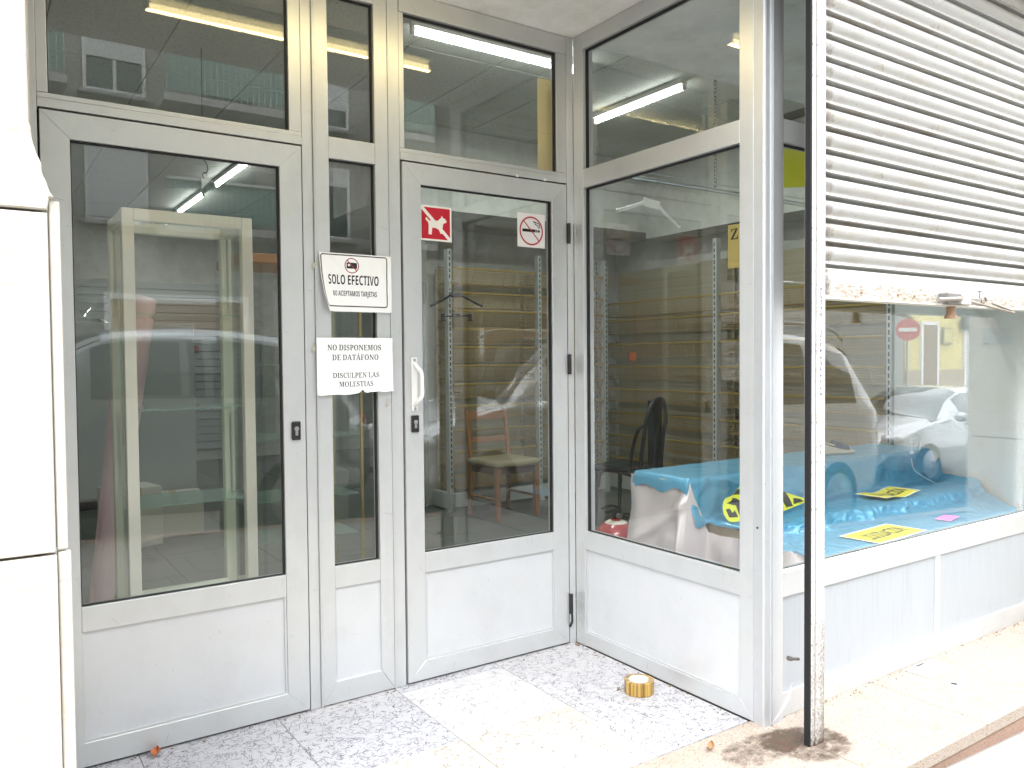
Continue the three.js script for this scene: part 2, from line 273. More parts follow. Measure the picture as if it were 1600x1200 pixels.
// ---------------------------------------------------------------- setting: shop interior
const CEIL = 3.12;
{
  const lino = ctex(512, 512, (g, w, h) => { g.fillStyle = '#8f938e'; g.fillRect(0, 0, w, h); const q = seeded(91); for (let i = 0; i < 16000; i++) { const v = 70 + q() * 120 | 0; g.fillStyle = `rgba(${v},${v},${v - 4},0.35)`; g.fillRect(q() * w, q() * h, 1 + q() * 2.5, 1 + q() * 2); } }, { repeat: [2, 2] });
  const fl = new THREE.Group(); fl.name = 'shop_floor'; fl.userData.kind = 'structure'; scene.add(fl);
  M.lino = std(0.42, 0.43, 0.42, { map: lino, roughness: 0.45 });
  part('bed', merge([bx(-2.43, 3.4, -0.3, -0.012, -8.3, -0.051), bx(0.06, 3.4, -0.3, -0.012, -0.05, 0.98)]), M.grout, fl);
  const base = rb(-0.2985, 0.2985, -0.012, 0.0, -0.2985, 0.2985, 0.001);
  for (let i = 0; i < 10; i++) for (let j = 0; j < 16; j++) {
    const x = -2.13 + i * 0.6, z = -8.0 + j * 0.6; if (x > 3.1) continue; if (z > -0.36 && x < 0.36) continue; if (z > 0.7) continue;
    mesh('floor_tile', base, M.lino, fl, [x, rr(-0.0005, 0.0005), z]);
  }
  structure('shop_wall', bx(-2.6, -2.4, -0.3, CEIL, -8.4, -0.06), M.inwall);
  structure('shop_wall', bx(-2.4, 3.35, -0.3, CEIL, -8.5, -8.3), M.inwall);
  structure('shop_wall', bx(3.35, 3.5, -0.3, CEIL, -8.5, 1.0), M.inwall);
  structure('shop_wall', bx(1.12, 3.35, 0, CEIL, -3.6, -3.5), M.inwall);                       // behind the shelving
  structure('shop_bulkhead', merge([bx(0.25, 3.35, 2.48, CEIL, -3.49, -2.68), bx(3.0, 3.35, 2.42, CEIL, -2.679, 0.35)]), M.inwall);
  structure('shop_wall', merge([bx(-2.4, 0.0, 2.835, CEIL + 0.2, -0.10, -0.02), bx(0.06, 3.35, 2.835, CEIL + 0.2, 0.93, 1.09), bx(0.0, 0.08, 2.835, CEIL + 0.2, -0.10, 1.09)]), M.inwall);  // above the shop front
  // suspended ceiling
  const ce = new THREE.Group(); ce.name = 'shop_ceiling'; ce.userData.kind = 'structure'; scene.add(ce);
  part('deck', bx(-2.6, 3.5, CEIL + 0.02, CEIL + 0.2, -8.5, 1.09), M.grout, ce);
  const ctx = ctex(256, 256, (g, w, h) => { g.fillStyle = '#f2f2ee'; g.fillRect(0, 0, w, h); const q = seeded(95); for (let i = 0; i < 2600; i++) { g.fillStyle = `rgba(70,70,64,${q() * 0.35})`; g.fillRect(q() * w, q() * h, 1 + q() * 3, 1 + q()); } }, { repeat: [1.7, 1.7] });
  M.ctile = std(0.66, 0.675, 0.645, { map: ctx, roughness: 0.9 });
  const tg = rb(-0.292, 0.292, 0, 0.018, -0.585, 0.585, 0.004), cx0 = -1.306;
  for (let i = -2; i < 8; i++) for (let j = 0; j < 8; j++) {
    const x = cx0 + 0.295 + i * 0.59, z = 0.42 - j * 1.18; if (z > -0.6 && x < -0.2) { if (z > 0) continue; }
    if (x > 3.1 || z < -8) continue; mesh('ceiling_tile', tg, M.ctile, ce, [x, CEIL + rr(-0.002, 0.002), z]);
  }
}
{ // stone pillar at the right end of the window
  const p = thing('stone_pillar', 'cream stone clad pillar at the right end of the display window', 'pillar', [2.38, 0, 1.15]);
  part('core', bx(2.165, 2.615, -0.3, 2.83, 1.0, 1.30), std(0.46, 0.40, 0.33, { map: plasterTex, roughness: 0.95 }), p);
  for (const [a, b] of [[-0.2, 0.868], [0.873, 1.72], [1.725, 2.83]]) { part('slab', rb(2.132, 2.162, a, b, 1.045, 1.336, 0.003, 2), M.stone, p); part('slab', rb(2.165, 2.615, a, b, 1.303, 1.333, 0.003, 2), M.stone, p); }
  part('plate', rb(2.126, 2.1315, 1.36, 1.44, 1.12, 1.26, 0.002), std(0.35, 0.36, 0.36, { roughness: 0.5 }), p);
}
{ // rounded, rough plastered inner wall beside the display step
  const path = new THREE.CatmullRomCurve3([[3.36, -0.24], [3.05, -0.215], [2.80, -0.12], [2.60, 0.08], [2.515, 0.33], [2.47, 0.56], [2.33, 0.74], [2.15, 0.87], [2.05, 0.96], [2.04, 1.0]].map(([x, z]) => new THREE.Vector3(x, 0, z)));
  const gt = ctex(1024, 1024, (g, w, h) => { g.fillStyle = '#808080'; g.fillRect(0, 0, w, h); const q = seeded(201); for (let i = 0; i < 15000; i++) { const v = 128 + (q() - 0.4) * 150 | 0; const x = q() * w, y = q() * h, r = 1.5 + q() * 5; wrapDraw(g, w, h, x, y, r * 2, (c) => { c.fillStyle = `rgba(${v},${v},${v},0.6)`; c.beginPath(); c.ellipse(0, 0, r, r * (0.5 + q() * 0.6), q() * 3, 0, 7); c.fill(); }); } }, { color: false, repeat: [1.6, 1.6] });
  const g = grid(80, 24, (u, v) => { const p = path.getPointAt(u); return [p.x, -0.05 + v * (CEIL + 0.05), p.z]; });
  const L = path.getLength(), U = g.attributes.uv; for (let i = 0; i < U.count; i++) U.setXY(i, U.getX(i) * L, U.getY(i) * CEIL);
  structure('plaster_wall', g, std(0.66, 0.68, 0.67, { roughness: 0.95, bumpMap: gt, bumpScale: 0.006, side: THREE.DoubleSide }));
}
// ---------------------------------------------------------------- shop front, wall A (plane z = 0)
const id = (g) => g;
const toB = (g) => { g.rotateY(-Math.PI / 2); return g; };          // (u, v, w) -> (-w, v, u)
const toC = (g) => { g.translate(0, 0, D); return g; };
function mitred(add, u0, u1, v0, v1, fw, fb, ft, w0, w1, mat, names) { // frame of four mitred members round an opening
  const a = u0 + fw, b = u1 - fw, c = v0 + fb, d = v1 - ft;
  add(names[0], prism([[u0, v0], [a, c], [a, d], [u0, v1]], w0, w1), mat);
  add(names[0], prism([[u1, v0], [u1, v1], [b, d], [b, c]], w0, w1), mat);
  add(names[1], prism([[u0, v1], [a, d], [b, d], [u1, v1]], w0, w1), mat);
  add(names[2], prism([[u0, v0], [u1, v0], [b, c], [a, c]], w0, w1), mat);
}
function gasketGeo(u0, u1, v0, v1, w0, w1, t = 0.005) {
  return merge([bx(u0, u1, v1 - t, v1, w0, w1), bx(u0, u1, v0, v0 + t * 0.5, w0, w1), bx(u0, u0 + t * 0.7, v0 + t * 0.5, v1 - t, w0, w1), bx(u1 - t, u1, v0 + t * 0.5, v1 - t, w0, w1)]);
}
function pane(add, u0, u1, v0, v1, w) { add('gasket', gasketGeo(u0, u1, v0, v1, w - 0.004, w + 0.012), M.gasket); const p = add('pane', bx(u0 + 0.004, u1 - 0.004, v0 + 0.003, v1 - 0.005, w - 0.003, w + 0.003), M.glass); return p; }
function lockSet(add, u, v, w) {
  const plate = add('lock', rb(u - 0.0165, u + 0.0165, v - 0.034, v + 0.034, w, w + 0.009, 0.004, 2), M.black);
  const sub = (n, g, m) => { g.translate(-plate.position.x, 0, 0); return g; };
  return [plate, [merge([rod([u, v + 0.008, w + 0.005], [u, v + 0.008, w + 0.0115], 0.0085, 16), bx(u - 0.005, u + 0.005, v - 0.017, v + 0.004, w + 0.006, w + 0.0112)])]];
}
function glazedDoor(label, u0, u1, withHandle) {
  const o = thing('glazed_door', label, 'door', [(u0 + u1) / 2, 0, 0]);
  const add = (n, g, m, par) => part(n, g, m, par || o);
  mitred(add, u0, u1, 0.008, 2.080, 0.081, 0.077, 0.082, -0.045, 0.0, M.alu, ['stile', 'top_rail', 'bottom_rail']);
  add('middle_rail', rb(u0 + 0.0812, u1 - 0.0812, 0.4415, 0.5225, -0.045, -0.0004), M.alu);
  add('kick_panel', bx(u0 + 0.081, u1 - 0.081, 0.086, 0.441, -0.035, -0.011), M.panel);
  add('panel_bead', merge([bx(u0 + 0.0815, u0 + 0.0885, 0.0925, 0.4405, -0.0108, -0.004), bx(u1 - 0.0885, u1 - 0.0815, 0.0925, 0.4405, -0.0108, -0.004), bx(u0 + 0.0815, u1 - 0.0815, 0.0855, 0.0923, -0.0108, -0.004)]), M.alu);
  pane(add, u0 + 0.081, u1 - 0.081, 0.523, 1.998, -0.022);
  const lu = withHandle ? u0 + 0.041 : u1 - 0.037;
  const [pl, subs] = lockSet(add, lu, 1.046, 0.0005);
  part('keyhole', subs[0], M.steel, pl);
  if (withHandle) { // white bow pull
    const hm = std(0.82, 0.82, 0.80, { roughness: 0.35 });
    const h = add('pull_handle', merge([rb(lu - 0.013, lu + 0.013, 1.098, 1.310, 0.0005, 0.005, 0.002), tube([[lu, 1.285, 0.004], [lu, 1.272, 0.026], [lu + 0.010, 1.250, 0.043], [lu + 0.011, 1.20, 0.046], [lu + 0.010, 1.155, 0.043], [lu, 1.134, 0.026], [lu, 1.122, 0.004]], 0.0085, 30, 10)]), hm);
    for (const y of [1.300, 1.106]) part('screw', rod([lu, y, 0.004], [lu, y, 0.0075], 0.006, 12), M.steel, h);
    for (const y of [1.863, 1.275, 0.185]) { // hinges on the corner post side
      const g = add('hinge', merge([rod([u1 + 0.006, y - 0.045, 0.010], [u1 + 0.006, y + 0.045, 0.010], 0.0075, 12), bx(u1 - 0.001, u1 + 0.012, y - 0.044, y + 0.044, -0.002, 0.008)]), M.black);
      if (y < 0.3) part('closer_arm', tube([[u1 + 0.006, y - 0.03, 0.012], [u1 + 0.004, y - 0.08, 0.016], [u1 + 0.002, y - 0.105, 0.004]], 0.0055, 12, 6), M.black, g);
    }
  }
  return o;
}
const door1 = glazedDoor('left aluminium glass door with a lock and no handle, beside the stone pillar', -2.083, -1.261, false);
const door2 = glazedDoor('right aluminium glass door with a white pull handle and two stickers', -0.855, -0.040, true);
{
  const o = thing('storefront_frame', 'silver aluminium frame with transom lights and narrow sidelight round the two doors', 'shop front', [-1.06, 0, 0]);
  const add = (n, g, m) => part(n, g, m, o);
  const T = 2.738;
  add('jamb', rb(-2.15, -2.089, 0.0, T, -0.06, -0.004), M.alu);
  add('mullion', rb(-1.2555, -1.216, 0.0, T, -0.06, -0.007), M.alu);
  add('mullion', merge([rb(-1.2155, -1.2085, 0.0, T, -0.055, 0.002), prism([[-1.208, 0.0055], [-1.155, 0.087], [-1.155, T], [-1.208, T]], -0.055, -0.002)]), M.alu);
  add('mullion', merge([prism([[-0.914, 0.0055], [-0.914, T], [-0.969, T], [-0.969, 0.087]], -0.055, -0.002), rb(-0.9135, -0.9065, 0.0, T, -0.055, 0.002)]), M.alu);
  add('mullion', rb(-0.906, -0.861, 0.0, T, -0.06, -0.007), M.alu);
  add('corner_post', rb(-0.0345, 0.0, 0.0, T, -0.06, 0.0), M.alu);
  add('door_stop', merge([bx(-2.10, -2.075, 0.0, 2.09, -0.075, -0.05), bx(-1.268, -1.25, 0.0, 2.09, -0.075, -0.05), bx(-0.866, -0.848, 0.0, 2.09, -0.075, -0.05), bx(-0.047, -0.03, 0.0, 2.09, -0.075, -0.05), bx(-2.075, -1.268, 2.07, 2.10, -0.075, -0.05), bx(-0.848, -0.047, 2.07, 2.10, -0.075, -0.05)]), M.gasket);
  for (const [a, b, ga, gb] of [[-2.0885, -1.256, -2.058, -1.301], [-0.8605, -0.035, -0.839, -0.086]]) {
    add('transom', rb(a, b, 2.0875, 2.1165, -0.06, -0.003), M.alu);
    add('glazing_bead', rb(a, b, 2.117, 2.1335, -0.05, -0.007), M.alu);
    add('head_rail', rb(a, b, 2.6615, T, -0.06, -0.002), M.alu);
    add('glazing_bead', rb(a, ga, 2.134, 2.661, -0.05, -0.008), M.alu); add('glazing_bead', rb(gb, b, 2.134, 2.661, -0.05, -0.008), M.alu);
    pane(add, ga, gb, 2.134, 2.661, -0.03);
  }
  // narrow fixed light
  const a = -1.155, b = -0.969;
  add('head_rail', rb(a, b, 2.6615, T, -0.055, -0.002), M.alu);
  add('sidelight_rail', rb(a, b, 2.0535, 2.1325, -0.055, -0.0025), M.alu);
  add('sidelight_rail', rb(a, b, 0.4415, 0.5235, -0.055, -0.0025), M.alu);
  add('sidelight_sill', prism([[-1.208, 0.004], [-0.914, 0.004], [-0.969, 0.086], [-1.155, 0.086]], -0.055, -0.002), M.alu);
  add('kick_panel', bx(a, b, 0.086, 0.441, -0.04, -0.012), M.panel);
  pane(add, a, b, 2.133, 2.661, -0.03); pane(add, a, b, 0.524, 2.053, -0.03);
  for (const x of [-0.308, -0.161]) add('screw', rod([x, 2.089, -0.004], [x, 2.089, 0.003], 0.006, 12), M.whitePlastic);
}
{ // side window, wall B
  const o = thing('side_window', 'tall aluminium window with a transom light between the right door and the corner post', 'window', [0, 0, 0.5]);
  const add = (n, g, m) => part(n, toB(g), m, o);
  const T = 2.738;
  add('corner_post', rb(0.001, 0.068, 0.0, T, -0.06, -0.001), M.alu);
  add('rail', rb(0.0685, 0.942, 2.0595, 2.1415, -0.055, -0.0015), M.alu);
  add('head_rail', rb(0.0685, 0.942, 2.6695, T, -0.055, -0.0015), M.alu);
  add('rail', rb(0.0685, 0.942, 0.4415, 0.5225, -0.055, -0.0015), M.alu);
  add('bottom_rail', prism([[0.0685, 0.003], [1.004, 0.003], [0.942, 0.066], [0.0685, 0.066]], -0.055, -0.0015), M.alu);
  add('kick_panel', bx(0.0685, 0.942, 0.066, 0.4415, -0.04, -0.012), M.panel);
  add('panel_bead', merge([bx(0.069, 0.076, 0.073, 0.441, -0.0118, -0.005), bx(0.069, 0.941, 0.0664, 0.0728, -0.0118, -0.005)]), M.alu);
  add('pane', bx(0.072, 0.939, 0.526, 2.055, -0.033, -0.027), M.glass); add('gasket', gasketGeo(0.0685, 0.942, 0.523, 2.059, -0.034, -0.018), M.gasket);
  add('pane', bx(0.072, 0.939, 2.145, 2.665, -0.033, -0.027), M.glass); add('gasket', gasketGeo(0.0685, 0.942, 2.142, 2.669, -0.034, -0.018), M.gasket);
  add('post_facing', prism([[0.9425, 0.066], [1.0045, 0.003], [1.0045, T], [0.9425, T]], -0.055, 0.0), M.alu);
}
{ // corner post with a rounded front
  const sh = new THREE.Shape(); // in x, -z
  sh.moveTo(0.0, -1.006); sh.lineTo(0.0, -1.044); sh.quadraticCurveTo(0.001, -1.050, 0.010, -1.0525); sh.quadraticCurveTo(0.06, -1.062, 0.100, -1.050); sh.quadraticCurveTo(0.118, -1.044, 0.1185, -1.030); sh.lineTo(0.1185, -1.006); sh.closePath();
  const g = new THREE.ExtrudeGeometry(sh, { depth: 2.736, bevelEnabled: false, curveSegments: 14 }); g.rotateX(-Math.PI / 2); muv(g);
  const o = thing('corner_post', 'brushed metal corner post with a rounded face between the two shop windows', 'post', [0.06, 0, 1.03]);
  part('post', g, M.aluPost, o);
  part('rib', merge([rb(0.026, 0.029, 0.0, 2.736, 1.050, 1.0595, 0.001), rb(0.036, 0.038, 0.0, 2.736, 1.050, 1.0597, 0.001)]), M.aluPost, o);
  part('screw', rod([-0.002, 0.70, 1.022], [0.002, 0.70, 1.022], 0.004, 10).rotateX(0), M.gasket, o);
}
{ // display window, wall C
  const o = thing('display_window', 'wide shop window with metal kick panels under the half lowered shutter', 'window', [1.12, 0, D]);
  const add = (n, g, m) => part(n, toC(g), m, o);
  const T = 2.738, X0 = 0.119, X1 = 2.130;
  add('sill_rail', rb(X0, X1, 0.4345, 0.526, -0.055, -0.0015), M.alu);
  add('rail', rb(X0, X1, 2.0595, 2.1415, -0.055, -0.002), M.alu);
  add('head_rail', rb(X0, X1, 2.67, T, -0.055, -0.002), M.alu);
  add('bottom_rail', rb(X0, X1, 0.0, 0.088, -0.055, 0.0), M.alu);
  add('jamb', rb(2.09, X1, 0.527, 2.059, -0.055, -0.002), M.alu);
  for (const x of [1.16]) add('panel_mullion', rb(x, x + 0.042, 0.0885, 0.434, -0.055, -0.004), M.alu);
  for (const [a, b] of [[X0, 1.16], [1.202, X1]]) add('kick_panel', rb(a, b, 0.0885, 0.434, -0.045, -0.010, 0.001), M.panelStreak);
  add('pane', bx(X0 + 0.003, 2.087, 0.529, 2.056, -0.033, -0.027), M.glass); add('gasket', gasketGeo(X0, 2.09, 0.5262, 2.059, -0.034, -0.018, 0.004), M.gasket);
  add('pane', bx(X0 + 0.003, 2.127, 2.145, 2.666, -0.033, -0.027), M.glass); add('gasket', gasketGeo(X0, X1, 2.142, 2.6698, -0.034, -0.018, 0.004), M.gasket);
  add('weather_seal', bx(X0, X1, 0.5262, 0.531, -0.017, -0.004), M.whitePlastic);
}
// ---------------------------------------------------------------- roller shutter and its guide
{
  const rustTex = ctex(2048, 256, (g, w, h) => {
    g.fillStyle = '#fffefb'; g.fillRect(0, 0, w, h); const q = seeded(101);
    for (let i = 0; i < 240; i++) { const x = q() * w, y = q() * h; g.fillStyle = `rgba(${170 + q() * 40},${150 + q() * 30},${115 + q() * 30},${0.03 + q() * 0.08})`; g.beginPath(); g.ellipse(x, y, 10 + q() * 70, 2 + q() * 9, 0, 0, 7); g.fill(); }
    for (let i = 0; i < 30; i++) { const x = q() * w, y = q() * h; for (let k = 0; k < 14; k++) { g.fillStyle = `rgba(${130 + q() * 40},${95 + q() * 30},${40 + q() * 20},${0.05 + q() * 0.13})`; g.beginPath(); g.ellipse(x + (q() - 0.5) * 60, y + (q() - 0.5) * 12, 1 + q() * 8, 1 + q() * 2, 0, 0, 7); g.fill(); } }
    for (let i = 0; i < 900; i++) { g.fillStyle = `rgba(70,50,30,${q() * 0.5})`; g.fillRect(q() * w, q() * h, 1 + q() * 3, 1 + q() * 2); }
    for (let i = 0; i < 900; i++) { const x = Math.pow(q(), 2.4) * 75; g.fillStyle = `rgba(${110 + q() * 40},${96 + q() * 34},${90 + q() * 30},${0.03 + q() * 0.12})`; g.beginPath(); g.ellipse(x, q() * h, 2 + q() * 14, 2 + q() * 5, 0, 0, 7); g.fill(); }
  }, { wrap: false });
  rustTex.wrapT = THREE.RepeatWrapping;
  M.slat = [0, 1, 2, 3, 4].map((k) => { const t = rustTex.clone(); t.offset.y = k * 0.21; t.repeat.set(1, 0.24); return phys(0.44, 0.438, 0.43, { map: t, roughness: 0.42, metalness: 0.1 }); });
  const o = thing('roller_shutter', 'rusty cream metal roller shutter pulled half way down over the display window', 'shutter', [1.1, 0, 1.2]);
  const X0 = 0.0795, X1 = 2.125, P = 0.077, Z = 1.198;
  const prof = [[0, -0.022], [0.0115, -0.021], [0.0118, 0.002], [0.0122, 0.006], [0.0142, 0.0078], [0.0165, 0.006], [0.020, 0.0025], [0.024, 0.001], [0.030, 0.0035], [0.038, 0.0085], [0.048, 0.0125], [0.058, 0.0135], [0.066, 0.011], [0.0715, 0.0055], [0.0745, -0.004], [0.0768, -0.021]];
  const slatG = (() => {
    const n = prof.length, g = grid(10, n - 1, (u, v) => { const [y, z] = prof[Math.round(v * (n - 1))]; return [X0 + (X1 - X0) * u, y, z]; });
    const back = grid(1, 1, (u, v) => [X0 + (X1 - X0) * u, v * 0.076, -0.024]);
    return merge([g, back]);
  })();
  for (let k = 0; k < 17; k++) mesh('slat', slatG, M.slat[k % 5], o, [-1.1, 1.600 + k * P, Z - 1.2]);
  const botT = ctex(2048, 128, (g, w, h) => {
    g.fillStyle = '#fbfaf7'; g.fillRect(0, 0, w, h); const q = seeded(103);
    for (let i = 0; i < 700; i++) { const x = q() * w, y = h * (0.45 + 0.55 * Math.pow(q(), 0.6)); g.fillStyle = `rgba(${150 + q() * 40},${110 + q() * 36},${60 + q() * 30},${0.06 + q() * 0.28})`; g.beginPath(); g.ellipse(x, y, 2 + q() * 14, 1 + q() * 5, 0, 0, 7); g.fill(); }
    for (let i = 0; i < 160; i++) { g.fillStyle = `rgba(70,45,30,${0.2 + q() * 0.5})`; g.beginPath(); g.arc(q() * w, h * (0.5 + 0.45 * q()), 1 + q() * 3, 0, 7); g.fill(); }
    for (let i = 0; i < 60; i++) { g.fillStyle = `rgba(96,82,74,${0.1 + q() * 0.25})`; g.beginPath(); g.ellipse(q() * q() * 60, q() * h, 8 + q() * 16, 5 + q() * 12, 0, 0, 7); g.fill(); }
  }, { wrap: false });
  const bg = new RoundedBoxGeometry(X1 - X0, 0.098, 0.014, 2, 0.004); bg.translate((X0 + X1) / 2, 1.549, Z + 0.006);
  { const P_ = bg.attributes.position, U = bg.attributes.uv; for (let i = 0; i < P_.count; i++) U.setXY(i, (P_.getX(i) - X0) / (X1 - X0), (P_.getY(i) - 1.5) / 0.098); }
  part('bottom_rail', bg, phys(0.42, 0.41, 0.39, { map: botT, roughness: 0.5, metalness: 0.1 }), o);
  part('bottom_flange', rb(X0, X1, 1.492, 1.4985, Z - 0.02, Z + 0.030, 0.002), phys(0.70, 0.66, 0.60, { roughness: 0.6, map: botT }), o);
  for (const x of [0.32, 0.55, 0.66]) part('rivet', rod([x, 1.522, Z + 0.012], [x, 1.522, Z + 0.016], 0.005, 10), std(0.25, 0.14, 0.08, { roughness: 0.8 }), o);
  // lock case, bolt and key flap
  const lk = part('lock_case', rb(0.83, 0.93, 1.497, 1.540, Z + 0.0135, Z + 0.052, 0.004, 2), std(0.20, 0.19, 0.18, { metalness: 0.5, roughness: 0.55 }), o);
  part('lock_plate', rb(0.932, 1.03, 1.499, 1.546, Z + 0.0135, Z + 0.040, 0.003, 2), std(0.50, 0.50, 0.47, { metalness: 0.6, roughness: 0.5 }), o);
  part('bolt', merge([rod([0.77, 1.512, Z + 0.045], [0.90, 1.518, Z + 0.060], 0.0085, 10), rod([0.905, 1.518, Z + 0.050], [0.905, 1.518, Z + 0.066], 0.010, 12)]), std(0.36, 0.32, 0.28, { metalness: 0.7, roughness: 0.5 }), o);
  part('bolt', merge([rod([0.925, 1.455, Z + 0.012], [0.925, 1.494, Z + 0.012], 0.016, 14), rod([0.925, 1.445, Z + 0.012], [0.925, 1.458, Z + 0.012], 0.022, 14)]), std(0.34, 0.22, 0.14, { metalness: 0.4, roughness: 0.7 }), o);
  part('latch_bar', merge([rod([1.05, 1.514, Z + 0.025], [1.40, 1.478, Z + 0.032], 0.006, 8), new THREE.TorusGeometry(0.016, 0.005, 8, 16).translate(1.155, 1.520, Z + 0.028), rod([1.22, 1.512, Z + 0.03], [1.37, 1.488, Z + 0.034], 0.005, 8)]), std(0.30, 0.26, 0.22, { metalness: 0.6, roughness: 0.55 }), o);
}
{
  const o = thing('shutter_guide', 'worn white vertical shutter guide with black edge and pen scribbles', 'guide rail', [0.04, 0, 1.2]);
  const chip = ctex(256, 2048, (g, w, h) => {
    g.fillStyle = '#fdfcfa'; g.fillRect(0, 0, w, h); const q = seeded(111);
    for (let i = 0; i < 900; i++) { const e = q() < 0.7 ? (q() < 0.5 ? q() * 18 : w - q() * 18) : q() * w; g.fillStyle = `rgba(${60 + q() * 60},${50 + q() * 45},${40 + q() * 30},${q() * 0.5})`; g.beginPath(); g.ellipse(e, q() * h, 0.8 + q() * 6, 0.4 + q() * 2.2, 0, 0, 7); g.fill(); }
    for (let i = 0; i < 2600; i++) { const y = h - Math.pow(q(), 2.2) * 300, x = q() < 0.5 ? w - q() * q() * w : q() * w; g.fillStyle = `rgba(${74 + q() * 50},${62 + q() * 44},${50 + q() * 36},${0.04 + q() * 0.16})`; g.beginPath(); g.ellipse(x, y, 3 + q() * 24, 0.5 + q() * 3, 0, 0, 7); g.fill(); }
    const scrib = (y0, n) => { g.strokeStyle = 'rgba(52,56,92,0.75)'; g.lineWidth = 2; for (let k = 0; k < n; k++) { let y = y0 + k * 15, x = 120; g.beginPath(); g.moveTo(x, y); for (let s = 0; s < 5; s++) g.quadraticCurveTo(x + (q() - 0.5) * 90, y + (q() - 0.2) * 12, x + (q() - 0.5) * 60, y + s * 2.4 + q() * 5); g.stroke(); } };
    scrib(945, 5); scrib(1045, 7); scrib(1150, 4); scrib(1320, 2);
  }, { wrap: false });
  const fm = std(0.46, 0.452, 0.44, { map: chip, roughness: 0.5 });
  const g = new RoundedBoxGeometry(0.046, 2.83, 0.004, 2, 0.0018);
  { const P = g.attributes.position, U = g.attributes.uv; for (let i = 0; i < P.count; i++) U.setXY(i, P.getX(i) / 0.046 + 0.5, P.getY(i) / 2.83 + 0.5); }
  g.translate(0.055, 1.417, 1.234);
  part('front_flange', g, fm, o);
  const g2 = g.clone(); g2.scale(0.5, 1, 1); const pos = o.position; g2.translate(0.004, 0, 0.0005);
  mesh('inner_flange', (() => { const h = new RoundedBoxGeometry(0.020, 2.83, 0.004, 2, 0.0018); const P = h.attributes.position, U = h.attributes.uv; for (let i = 0; i < P.count; i++) U.setXY(i, P.getX(i) / 0.046 + 0.2, P.getY(i) / 2.83 + 0.5); return h; })(), fm, o, [-0.0195, 1.417, 0.031]);
  part('groove', bx(0.0306, 0.0318, 0.002, 2.832, 1.22, 1.2315), std(0.08, 0.05, 0.04, { roughness: 0.9 }), o);
  part('channel_web', bx(0.012, 0.0785, 0.001, 2.83, 1.2035, 1.2065), fm, o);
  part('black_edge', rb(0.002, 0.0105, 0.001, 2.835, 1.2105, 1.2325, 0.002), std(0.004, 0.004, 0.006, { roughness: 0.8 }), o);
  part('bolt', merge([rod([-0.030, 0.292, 1.186], [0.003, 0.285, 1.19], 0.005, 10), rod([-0.046, 0.297, 1.184], [-0.030, 0.292, 1.186], 0.0078, 12)]), std(0.16, 0.15, 0.14, { metalness: 0.6, roughness: 0.5 }), o);
}
// ---------------------------------------------------------------- lamps
function emit(r, g, b, k) { const m = std(0.9, 0.9, 0.88, { roughness: 0.5 }); m.emissive.setRGB(r, g, b); m.emissiveIntensity = k; return m; }
const glowWhite = emit(0.95, 1.0, 0.97, 3.2), glowWarm = emit(1.0, 0.80, 0.36, 1.9);
function tubeLamp(label, c, len, along, glow, lightColor, power, drop = 0.06, wide = 0.06) {
  const o = thing('tube_lamp', label, 'lamp', c, undefined, along === 'z' ? Math.PI / 2 : 0);
  mesh('housing', rb(-len / 2, len / 2, -0.035, -0.0005, -wide / 2, wide / 2, 0.004, 2), M.whitePlastic, o);
  for (const s of [-1, 1]) mesh('socket', rb(s * len / 2 - 0.012, s * len / 2 + 0.012, -drop - 0.014, -0.002, -0.012, 0.012, 0.003), M.whitePlastic, o);
  mesh('tube', rod([-len / 2 + 0.013, -drop, 0], [len / 2 - 0.013, -drop, 0], 0.013, 16), glow, o);
  const l = new THREE.RectAreaLight(lightColor, power, len, 0.026); l.position.set(0, -drop - 0.015, 0); l.rotation.x = -Math.PI / 2; o.add(l);
  return o;
}
const cool = new THREE.Color(0.93, 1.0, 0.95);
tubeLamp('lit white ceiling tube lamp seen through the light above the right door', [0.33, CEIL, -1.03], 1.2, 'x', glowWhite, cool, 56);
tubeLamp('lit white ceiling tube lamp seen through the upper side window', [1.62, CEIL, -1.32], 0.9, 'z', glowWhite, cool, 56);
tubeLamp('lit white ceiling tube lamp over the left aisle, nearer the left door', [-0.19, CEIL, -4.86], 1.2, 'z', glowWhite, cool, 26);
tubeLamp('lit white ceiling tube lamp over the left aisle, farther from the left door', [-0.19, CEIL, -6.6], 1.2, 'z', glowWhite, cool, 26);
{ // warm lamp under the soffit, outside
  tubeLamp('lit warm yellow tube lamp under the entrance soffit above the doors', [-1.06, 2.74, 0.47], 1.24, 'x', glowWarm, new THREE.Color(1.0, 0.78, 0.36), 7, 0.06, 0.09);
}

